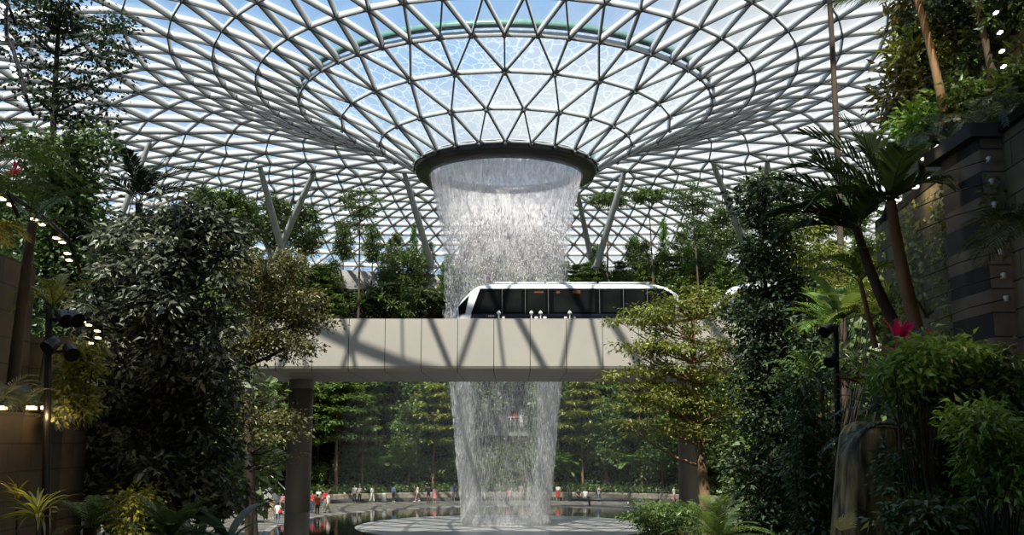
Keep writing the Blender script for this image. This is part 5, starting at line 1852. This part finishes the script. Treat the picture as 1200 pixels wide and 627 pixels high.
# ------------------------------------------------------------------ people
def skin_mesh(name, joints, links, root, sub=1):
    """grow one continuous surface around a skeleton"""
    me = bpy.data.meshes.new(name + '_skeleton')
    names = list(joints)
    me.from_pydata([joints[k][0] for k in names], [(names.index(a), names.index(b)) for a, b in links], [])
    o = bpy.data.objects.new(name + '_skeleton', me)
    COL.objects.link(o)
    md = o.modifiers.new('skin', 'SKIN')
    md.use_smooth_shade = True
    lay = me.skin_vertices[0].data if me.skin_vertices else None
    if lay is None:
        bpy.context.view_layer.objects.active = o
        import bmesh
        bm = bmesh.new()
        bm.from_mesh(me)
        bm.verts.layers.skin.verify()
        bm.to_mesh(me)
        bm.free()
        lay = me.skin_vertices[0].data
    for i, k in enumerate(names):
        r = joints[k][1]
        lay[i].radius = (r, r) if np.isscalar(r) else r
        lay[i].use_root = (k == root)
    s = o.modifiers.new('sub', 'SUBSURF')
    s.levels = s.render_levels = sub
    dg = bpy.context.evaluated_depsgraph_get()
    res = bpy.data.meshes.new_from_object(o.evaluated_get(dg))
    res.name = name
    bpy.data.objects.remove(o)
    return res


def skeleton(pose):
    J = dict(pelvis=(0, 0, .92), belly=(0, 0, 1.06), chest=(0, .01, 1.26), neck=(0, .01, 1.43), chin=(0, -.025, 1.50), head=(0, 0, 1.575), crown=(0, .012, 1.64))
    for s, n in ((1, 'l'), (-1, 'r')):
        J['sho' + n] = (.17 * s, .01, 1.37)
        J['elb' + n] = (.225 * s, .03, 1.10)
        J['wri' + n] = (.225 * s, -.04, .87)
        J['hip' + n] = (.09 * s, 0, .86)
        J['kne' + n] = (.10 * s, -.02, .48)
        J['ank' + n] = (.105 * s, .02, .085)
        J['toe' + n] = (.115 * s, -.14, .035)
    if pose == 'walk':
        J['knel'], J['ankl'], J['toel'] = (.09, -.14, .49), (.09, -.20, .09), (.10, -.36, .04)
        J['kner'], J['ankr'], J['toer'] = (-.09, .05, .47), (-.09, .26, .13), (-.10, .14, .035)
        J['elbl'], J['wril'] = (.215, .12, 1.12), (.21, .10, .88)
        J['elbr'], J['wrir'] = (-.215, -.08, 1.12), (-.20, -.22, .93)
    if pose == 'photo':
        for s, n in ((1, 'l'), (-1, 'r')):
            J['elb' + n] = (.20 * s, -.16, 1.20)
            J['wri' + n] = (.07 * s, -.30, 1.42)
    if pose == 'hold':
        J['elbl'], J['wril'] = (.225, .04, 1.11), (.06, -.20, 1.12)
        J['elbr'], J['wrir'] = (-.225, .04, 1.11), (-.08, -.22, 1.02)
    if pose == 'sit':
        for k in ('pelvis', 'belly', 'chest', 'neck', 'chin', 'head', 'crown', 'shol', 'shor', 'elbl', 'elbr', 'wril', 'wrir', 'hipl', 'hipr'):
            J[k] = (J[k][0], J[k][1], J[k][2] - .42)
        for s, n in ((1, 'l'), (-1, 'r')):
            J['kne' + n] = (.11 * s, -.42, .49)
            J['ank' + n] = (.11 * s, -.40, .085)
            J['toe' + n] = (.12 * s, -.55, .035)
            J['elb' + n] = (.22 * s, -.05, .69)
            J['wri' + n] = (.13 * s, -.30, .58)
    return J


R_ = dict(pelvis=(.138, .10), belly=(.11, .085), chest=(.125, .08), neck=.050, chin=.066, head=(.078, .092), crown=.066, sho=.052, elb=.042, wri=.028, hip=.085, kne=.058, ank=.040, toe=.032)


def rad_of(k):
    return R_[k] if k in R_ else R_[k[:3]]


LIMBS = [('pelvis', 'belly'), ('belly', 'chest'), ('chest', 'neck'), ('neck', 'chin'), ('chin', 'head'), ('head', 'crown')]
for n in 'lr':
    LIMBS += [('chest', 'sho' + n), ('sho' + n, 'elb' + n), ('elb' + n, 'wri' + n), ('pelvis', 'hip' + n), ('hip' + n, 'kne' + n), ('kne' + n, 'ank' + n), ('ank' + n, 'toe' + n)]
POSES = {}


def pose_meshes(pose):
    if pose in POSES:
        return POSES[pose]
    J = skeleton(pose)
    jj = {k: (v, rad_of(k)) for k, v in J.items()}
    links = list(LIMBS)
    # hands: a palm, four curled fingers of unequal length and a thumb at its side
    for s, n in ((1, 'l'), (-1, 'r')):
        w = np.array(J['wri' + n])
        d = unit(w - np.array(J['elb' + n]))
        side = unit(np.cross(d, np.array([0, 0, 1.0]) if abs(d[2]) < .8 else np.array([0, 1.0, 0])))
        nrm_ = np.cross(d, side)
        pm = w + d * .06
        jj['pal' + n] = (tuple(pm), (.032, .018))
        links.append(('wri' + n, 'pal' + n))
        for q, (o, L) in enumerate(((-.024, .060), (-.008, .070), (.008, .066), (.024, .052))):
            a = pm + d * .03 + side * o
            b_ = a + d * L * .5 + nrm_ * .008
            e = b_ + d * L * .4 + nrm_ * .022
            jj[f'fa{q}{n}'], jj[f'fb{q}{n}'], jj[f'fc{q}{n}'] = (tuple(a), .009), (tuple(b_), .008), (tuple(e), .007)
            links += [('pal' + n, f'fa{q}{n}'), (f'fa{q}{n}', f'fb{q}{n}'), (f'fb{q}{n}', f'fc{q}{n}')]
        a = w + d * .03 + side * -.034
        b_ = a + d * .035 + side * -.018
        jj['ta' + n], jj['tb' + n] = (tuple(a), .010), (tuple(b_), .008)
        links += [('wri' + n, 'ta' + n), ('ta' + n, 'tb' + n)]
    # nose and ears
    hd_ = np.array(J['head'])
    jj['nose'] = (tuple(hd_ + (0, -.105, -.02)), .012)
    links.append(('head', 'nose'))
    body = skin_mesh('body', jj, links, 'pelvis')
    # clothing follows the body a little outside it
    tj = {'belly': (J['belly'], (.155, .125)), 'chest': (J['chest'], (.175, .140)), 'shol': (J['shol'], .074), 'shor': (J['shor'], .074)}
    tj['hem'] = (tuple(np.array(J['pelvis']) + (0, 0, -.06)), (.178, .146))
    for n in 'lr':
        tj['slv' + n] = (tuple(np.array(J['sho' + n]) * .35 + np.array(J['elb' + n]) * .65), .062)
    tj['col'] = (tuple(np.array(J['chest']) * .35 + np.array(J['neck']) * .65), (.100, .092))
    top = skin_mesh('top', tj, [('hem', 'belly'), ('belly', 'chest'), ('chest', 'shol'), ('chest', 'shor'), ('shol', 'slvl'), ('shor', 'slvr'), ('chest', 'col')], 'belly', 2)
    pj = {'pelvis': (J['pelvis'], (.172, .140)), 'waist': (tuple(np.array(J['pelvis']) + (0, 0, .10)), (.150, .118))}
    pl_ = [('waist', 'pelvis')]
    for n in 'lr':
        pj['hip' + n] = (J['hip' + n], .112)
        pj['kne' + n] = (J['kne' + n], .074)
        pj['ank' + n] = (tuple(np.array(J['ank' + n]) + (0, 0, .03)), .058)
        pl_ += [('pelvis', 'hip' + n), ('hip' + n, 'kne' + n), ('kne' + n, 'ank' + n)]
    trou = skin_mesh('trousers', pj, pl_, 'pelvis')
    pj2 = {k: pj[k] for k in ('waist', 'pelvis', 'hipl', 'hipr')}
    for n in 'lr':
        pj2['kne' + n] = (tuple(np.array(J['hip' + n]) * .35 + np.array(J['kne' + n]) * .65), .082)
    shorts = skin_mesh('shorts', pj2, [('waist', 'pelvis'), ('pelvis', 'hipl'), ('pelvis', 'hipr'), ('hipl', 'knel'), ('hipr', 'kner')], 'pelvis')
    mb = MB()
    px_, pz = J['pelvis'][1], J['pelvis'][2]
    mb.lathe([(.145, 1.10 + pz - .92), (.165, pz), (.20, pz - .22), (.235, pz - .42)], 16, (0, px_, 0))
    sk = mb.build('skirt', [])
    skirt = sk.data
    bpy.data.objects.remove(sk)
    mb = MB()
    for f_ in (0, 1):
        hx, hy, hz = J['head']
        th = np.linspace(-.25 if f_ == 0 else -1.0, PI / 2, 6)
    a_ = np.arange(14) / 14 * 2 * PI
    v = []
    for t_ in np.linspace(-.9, PI / 2, 7):
        for q in a_:
            back = .5 + .5 * math.sin(q)
            tt = t_ if t_ > .45 else .45 - (.45 - t_) * back
            v.append((hx + .094 * math.cos(tt) * math.cos(q), hy + .012 + .108 * math.cos(tt) * math.sin(q), hz + .015 + .105 * math.sin(tt)))
    v = np.array(v)
    i = np.arange(6)[:, None] * 14
    j = np.arange(14)[None]
    mb.add(v, np.stack([i + j, i + (j + 1) % 14, i + 14 + (j + 1) % 14, i + 14 + j], -1).reshape(-1, 4))
    h_o = mb.build('hair', [], smooth=True)
    hair = h_o.data
    bpy.data.objects.remove(h_o)
    mb = MB()
    mb2 = MB()
    shoe = []
    for n in 'lr':
        mbx = MB()
        c_ = np.array(J['ank' + n]) * .45 + np.array(J['toe' + n]) * .55
        mbx.ball((c_[0], c_[1], max(.045, c_[2] - .005)), (.05, .14, .05), 10, 6)
        so2 = mbx.build('shoe', [], smooth=True)
        shoe.append(so2.data)
        bpy.data.objects.remove(so2)
    eyes = MB()
    for s in (-1, 1):
        eyes.ball((hx + .032 * s, hy - .083, hz + .008), .011, 6, 4)
    eo = eyes.build('eyes', [])
    ed = eo.data
    bpy.data.objects.remove(eo)
    POSES[pose] = dict(body=body, top=top, trousers=trou, shorts=shorts, skirt=skirt, hair=hair, shoes=shoe, eyes=ed)
    for k, me in POSES[pose].items():
        for m_ in (me if isinstance(me, list) else [me]):
            if len(m_.materials) == 0:
                m_.materials.append(M['black'])
    return POSES[pose]


def on_plaza(px, py):
    p = PG(px, py)
    for _ in range(400):
        if math.hypot(p[0] - CX, p[1] - CY) < 30.1:
            break
        p = PX(px, p[1] - .05, 0)
    return p


CL = {}


def cloth(c):
    if c not in CL:
        CL[c] = pmat('cloth_%d' % len(CL), c, 0.8, col2=[q * .85 for q in c], nscale=8)
    return CL[c]


WHT, BLK, RED, JEAN, BEI, PNK, BLU, GRY, TAN = (.75, .74, .71), (.015, .015, .018), (.55, .03, .03), (.12, .18, .28), (.45, .37, .27), (.62, .25, .25), (.08, .16, .38), (.30, .30, .31), (.33, .22, .13)
SKIN = [(.48, .29, .19), (.40, .23, .14), (.55, .36, .25)]
HAIRC = [(.012, .010, .009), (.03, .018, .012), (.02, .016, .014)]


def person(i, p, pose, face, topc, botc, bot, label, h=1.66, group='visitors on the plaza'):
    ms_ = pose_meshes(pose)
    root = thing('person', label, 'person', p, group)
    root.rotation_euler = (0, 0, math.radians(face))
    s = h / 1.70
    root.scale = (s, s, s)

    def add(name, me, c):
        o = bpy.data.objects.new(name, me)
        COL.objects.link(o)
        o.parent = root
        o.material_slots[0].link = 'OBJECT'
        o.material_slots[0].material = cloth(c)
        return o
    bd = add('body', ms_['body'], SKIN[i % 3])
    add('top', ms_['top'], topc)
    add({'trousers': 'trousers', 'shorts': 'shorts', 'skirt': 'skirt'}[bot], ms_[bot], botc)
    add('hair', ms_['hair'], HAIRC[i % 3])
    add('eyes', ms_['eyes'], (.02, .02, .02))
    for m_ in ms_['shoes']:
        add('shoe', m_, [(.6, .6, .6), (.03, .03, .03), (.5, .5, .48)][i % 3])
    return root


PPL = [(365.5, 600, 'hold', 20, RED, JEAN, 'trousers', 'person in red top leaning in at the left of the group by the pillar', 1.62),
       (373, 595, 'stand', 0, WHT, BLK, 'trousers', 'person in white top at the back of the group right of the pillar', 1.68),
       (371.5, 604.5, 'stand', 180, (.6, .07, .03), BLK, 'trousers', 'person in orange red jacket and black trousers nearest the pool by the pillar', 1.70),
       (380, 597, 'hold', -30, RED, GRY, 'trousers', 'person in red shirt behind the one in pale clothes by the pillar', 1.64),
       (384, 601, 'walk', -60, WHT, BEI, 'trousers', 'person in pale clothes at the right of the group by the pillar', 1.68),
       (415, 583, 'stand', 10, WHT, BLK, 'trousers', 'person in white shirt and dark trousers, left of a pair before the planter', 1.72),
       (421.5, 583, 'hold', -20, GRY, BLK, 'trousers', 'person in grey top and dark trousers, right of a pair before the planter', 1.66),
       (436, 582, 'walk', 60, WHT, WHT, 'trousers', 'person dressed in white walking alone beside the bin', 1.6),
       (461, 580, 'stand', 150, BLU, BLK, 'trousers', 'person in dark blue seen against the planter wall left of the waterfall', 1.62),
       (489, 588, 'walk', -80, WHT, GRY, 'shorts', 'person in loose white shirt standing at the pool edge left of the waterfall', 1.66),
       (502, 589, 'photo', 180, BLK, BLK, 'shorts', 'person in black taking a picture at the pool edge', 1.66),
       (509.5, 590, 'stand', 170, PNK, PNK, 'skirt', 'person in pink dress beside the one in black at the pool edge', 1.6),
       (531, 585, 'stand', 0, BLU, GRY, 'trousers', 'person in blue just left of the falling water', 1.66),
       (566, 586, 'walk', 40, GRY, WHT, 'trousers', 'person in grey seen through the left part of the falling water', 1.66),
       (596, 583, 'sit', 0, PNK, GRY, 'trousers', 'person in pink seated behind the middle of the falling water', 1.66),
       (611, 583, 'stand', 20, BEI, BEI, 'trousers', 'person in beige behind the falling water, left of a pair', 1.7),
       (620, 583, 'hold', -20, WHT, BEI, 'trousers', 'person in white behind the falling water, right of a pair', 1.66),
       (654, 583.5, 'stand', 180, WHT, RED, 'skirt', 'person in red skirt just right of the falling water', 1.64),
       (678, 583, 'sit', 10, BLK, BLK, 'trousers', 'person in black seated right of the waterfall', 1.66),
       (686, 583, 'sit', -10, WHT, GRY, 'trousers', 'person in white seated next to the one in black', 1.66),
       (702, 590, 'photo', 60, WHT, JEAN, 'trousers', 'person in pale jeans standing at the pool edge beside the dark bench', 1.7),
       (790, 589, 'stand', 60, WHT, PNK, 'trousers', 'person in white half hidden by the layered shrub at right', 1.64),
       (299, 612, 'stand', 170, BEI, JEAN, 'trousers', 'person in beige top and jeans, leftmost by the stairs', 1.66),
       (311, 611, 'stand', 10, BLK, BLK, 'trousers', 'person all in black in the crowd left of the pillar', 1.68),
       (318, 608, 'hold', 30, TAN, BEI, 'shorts', 'person in tan top and shorts in the crowd left of the pillar', 1.62),
       (325, 617, 'walk', 170, WHT, JEAN, 'trousers', 'person in white top and jeans nearest the viewer, left of the pillar', 1.7),
       (322, 597, 'stand', 0, WHT, GRY, 'trousers', 'person in white at the foot of the stairs', 1.66),
       (331, 601, 'hold', -30, PNK, BLK, 'trousers', 'person in pink close to the left side of the pillar', 1.64)]
for i, (px, py, pose, face, tc_, bc_, bt, lab, h) in enumerate(PPL):
    p = on_plaza(px, py)
    pr_ = person(i, p, pose, face, tc_, bc_, bt, lab, h)
    if i == 25:
        mb = MB()
        q = p + np.array([.2, -.15, 1.0])
        mb.ball(q, (.14, .09, .17), 10, 6)
        mb.tube([q + (0, 0, .15), q + (-.1, .05, .4), q + (-.25, .1, .42)], .012, 5)
        tag(mb.build('shoulder_bag', cloth(RED), loc=q), 'red bag carried by the person in white and jeans left of the pillar', 'bag')
for i, (px, pose, face, tc_, bc_, lab) in enumerate([(586, 'stand', 0, WHT, GRY, 'person in white on the gallery behind the water, leftmost of three'), (603, 'hold', 15, RED, BLK, 'person in red on the gallery behind the water'), (611, 'stand', -10, WHT, WHT, 'person in white on the gallery behind the water, right of the one in red')]):
    person(i, PX(px, CY + 37.5, 7.25), pose, face, tc_, bc_, 'trousers', lab, 1.68, 'visitors on the gallery')

# benches, bins, stairs, sign
M['bench'] = pmat('bench_dark', (.045, .04, .037), .5)


def slab_bench(label, px0, px1, py, z, th, dep, legs):
    a = PG(px0, py)
    b_ = PX(px1, a[1], 0)
    root = thing('bench', label, 'bench', ((a[0] + b_[0]) / 2, a[1], 0))
    mb = MB()
    mb.box(((a[0] + b_[0]) / 2, a[1] + dep / 2, z - th / 2), (b_[0] - a[0], dep, th))
    mb.build('seat', M['bench'], root)
    for q, mt in legs:
        x = PX(q, a[1], 0)[0]
        mb = MB()
        mb.box((x, a[1] + dep / 2, (z - th) / 2), (.16, dep * .8, z - th))
        mb.build('leg', mt, root)


slab_bench('long dark slab bench right of the waterfall at the pool edge', 672, 746, 592.5, .62, .22, .55, [(691, M['black']), (736.5, M['lamp_white'])])
for k, (pa, pb, lab) in enumerate(((592, 601, 'low dark bench block behind the middle of the falling water'), (672, 692, 'low dark bench block under the two seated people'))):
    p = on_plaza((pa + pb) / 2, 582.5)
    w_ = (pb - pa) / FOC * p[1]
    root = thing('bench', lab, 'bench', p + np.array([0, .12, 0]))
    mb = MB()
    mb.box(p + (0, .28, .40), (w_, .42, .09))
    mb.build('seat', M['bench'], root)
    for s in (-.4, .4):
        mb = MB()
        mb.box(p + (w_ * s, .28, .18), (.1, .36, .36))
        mb.build('leg', M['bench'], root)
for px, lab in ((450, 'rounded grey bin left of the waterfall'), (668, 'dark bin right of the person in red skirt')):
    p = on_plaza(px, 583.5)
    root = thing('bin', lab, 'bin', p)
    mb = MB()
    mb.lathe([(.001, .0), (.2, .0), (.23, .1), (.23, .72)], 16, p)
    mb.build('body', M['column'] if px == 450 else M['bench'], root, smooth=True)
    mb = MB()
    mb.lathe([(.23, .72), (.21, .82), (.12, .88), (.001, .9)], 16, p)
    mb.build('lid', M['column'] if px == 450 else M['bench'], root, smooth=True)
# pale post standing at the pool edge
# stairs left of the pillar
s0 = PG(332, 596)
root = thing('staircase', 'grey staircase with pale handrails rising to the left behind the pillar', 'stairs', s0)
dirv = np.array([-.78, .62, 0])
mb = MB()
rz_ = math.atan2(dirv[1], dirv[0])
for k in range(16):
    c = s0 + dirv * (.3 * k + .15)
    mb.box(c + (0, 0, .17 * (k + 1) / 2), (.3, 2.0, .17 * (k + 1)), rz=rz_)
mb.build('steps', M['concrete'], root)
sd_ = np.array([dirv[1], -dirv[0], 0])
for s in (-1, 1):
    a = s0 + sd_ * s * 1.0
    mb = MB()
    t0, t1 = a + (0, 0, 1.0), a + dirv * 4.8 + (0, 0, 3.7)
    mb.tube([t0, t1], .05, 6)
    mb.build('handrail', M['lamp_white'], root)
    for q in (0, .5, 1):
        mb = MB()
        e = t0 * (1 - q) + t1 * q
        mb.tube([e, e - (0, 0, 1.0)], .03, 6)
        mb.build('post', M['rail'], root)
# white round topped panel on the gallery
p = PX(622, CY + 39.2, 7.25)
root = thing('sign_panel', 'tall white round topped panel on the gallery behind the water', 'sign', p)
mb = MB()
pts = [(-.5, 0), (.5, 0), (.5, 2.3)] + [(.5 * math.cos(t_), 2.3 + .5 * math.sin(t_)) for t_ in np.linspace(.2, PI - .2, 8)] + [(-.5, 2.3)]
mb.prism([(p[0] + a, p[1], p[2] + b_) for a, b_ in pts], (0, .12, 0))
mb.build('panel', M['lamp_white'], root)
mb = MB()
mb.prism([(p[0] + a, p[1] - .02, p[2] + b_) for a, b_ in ((.02, .9), (.14, .9), (.42, 1.9), (.30, 1.9))], (0, .02, 0))
mb.build('slash', M['bench'], root)
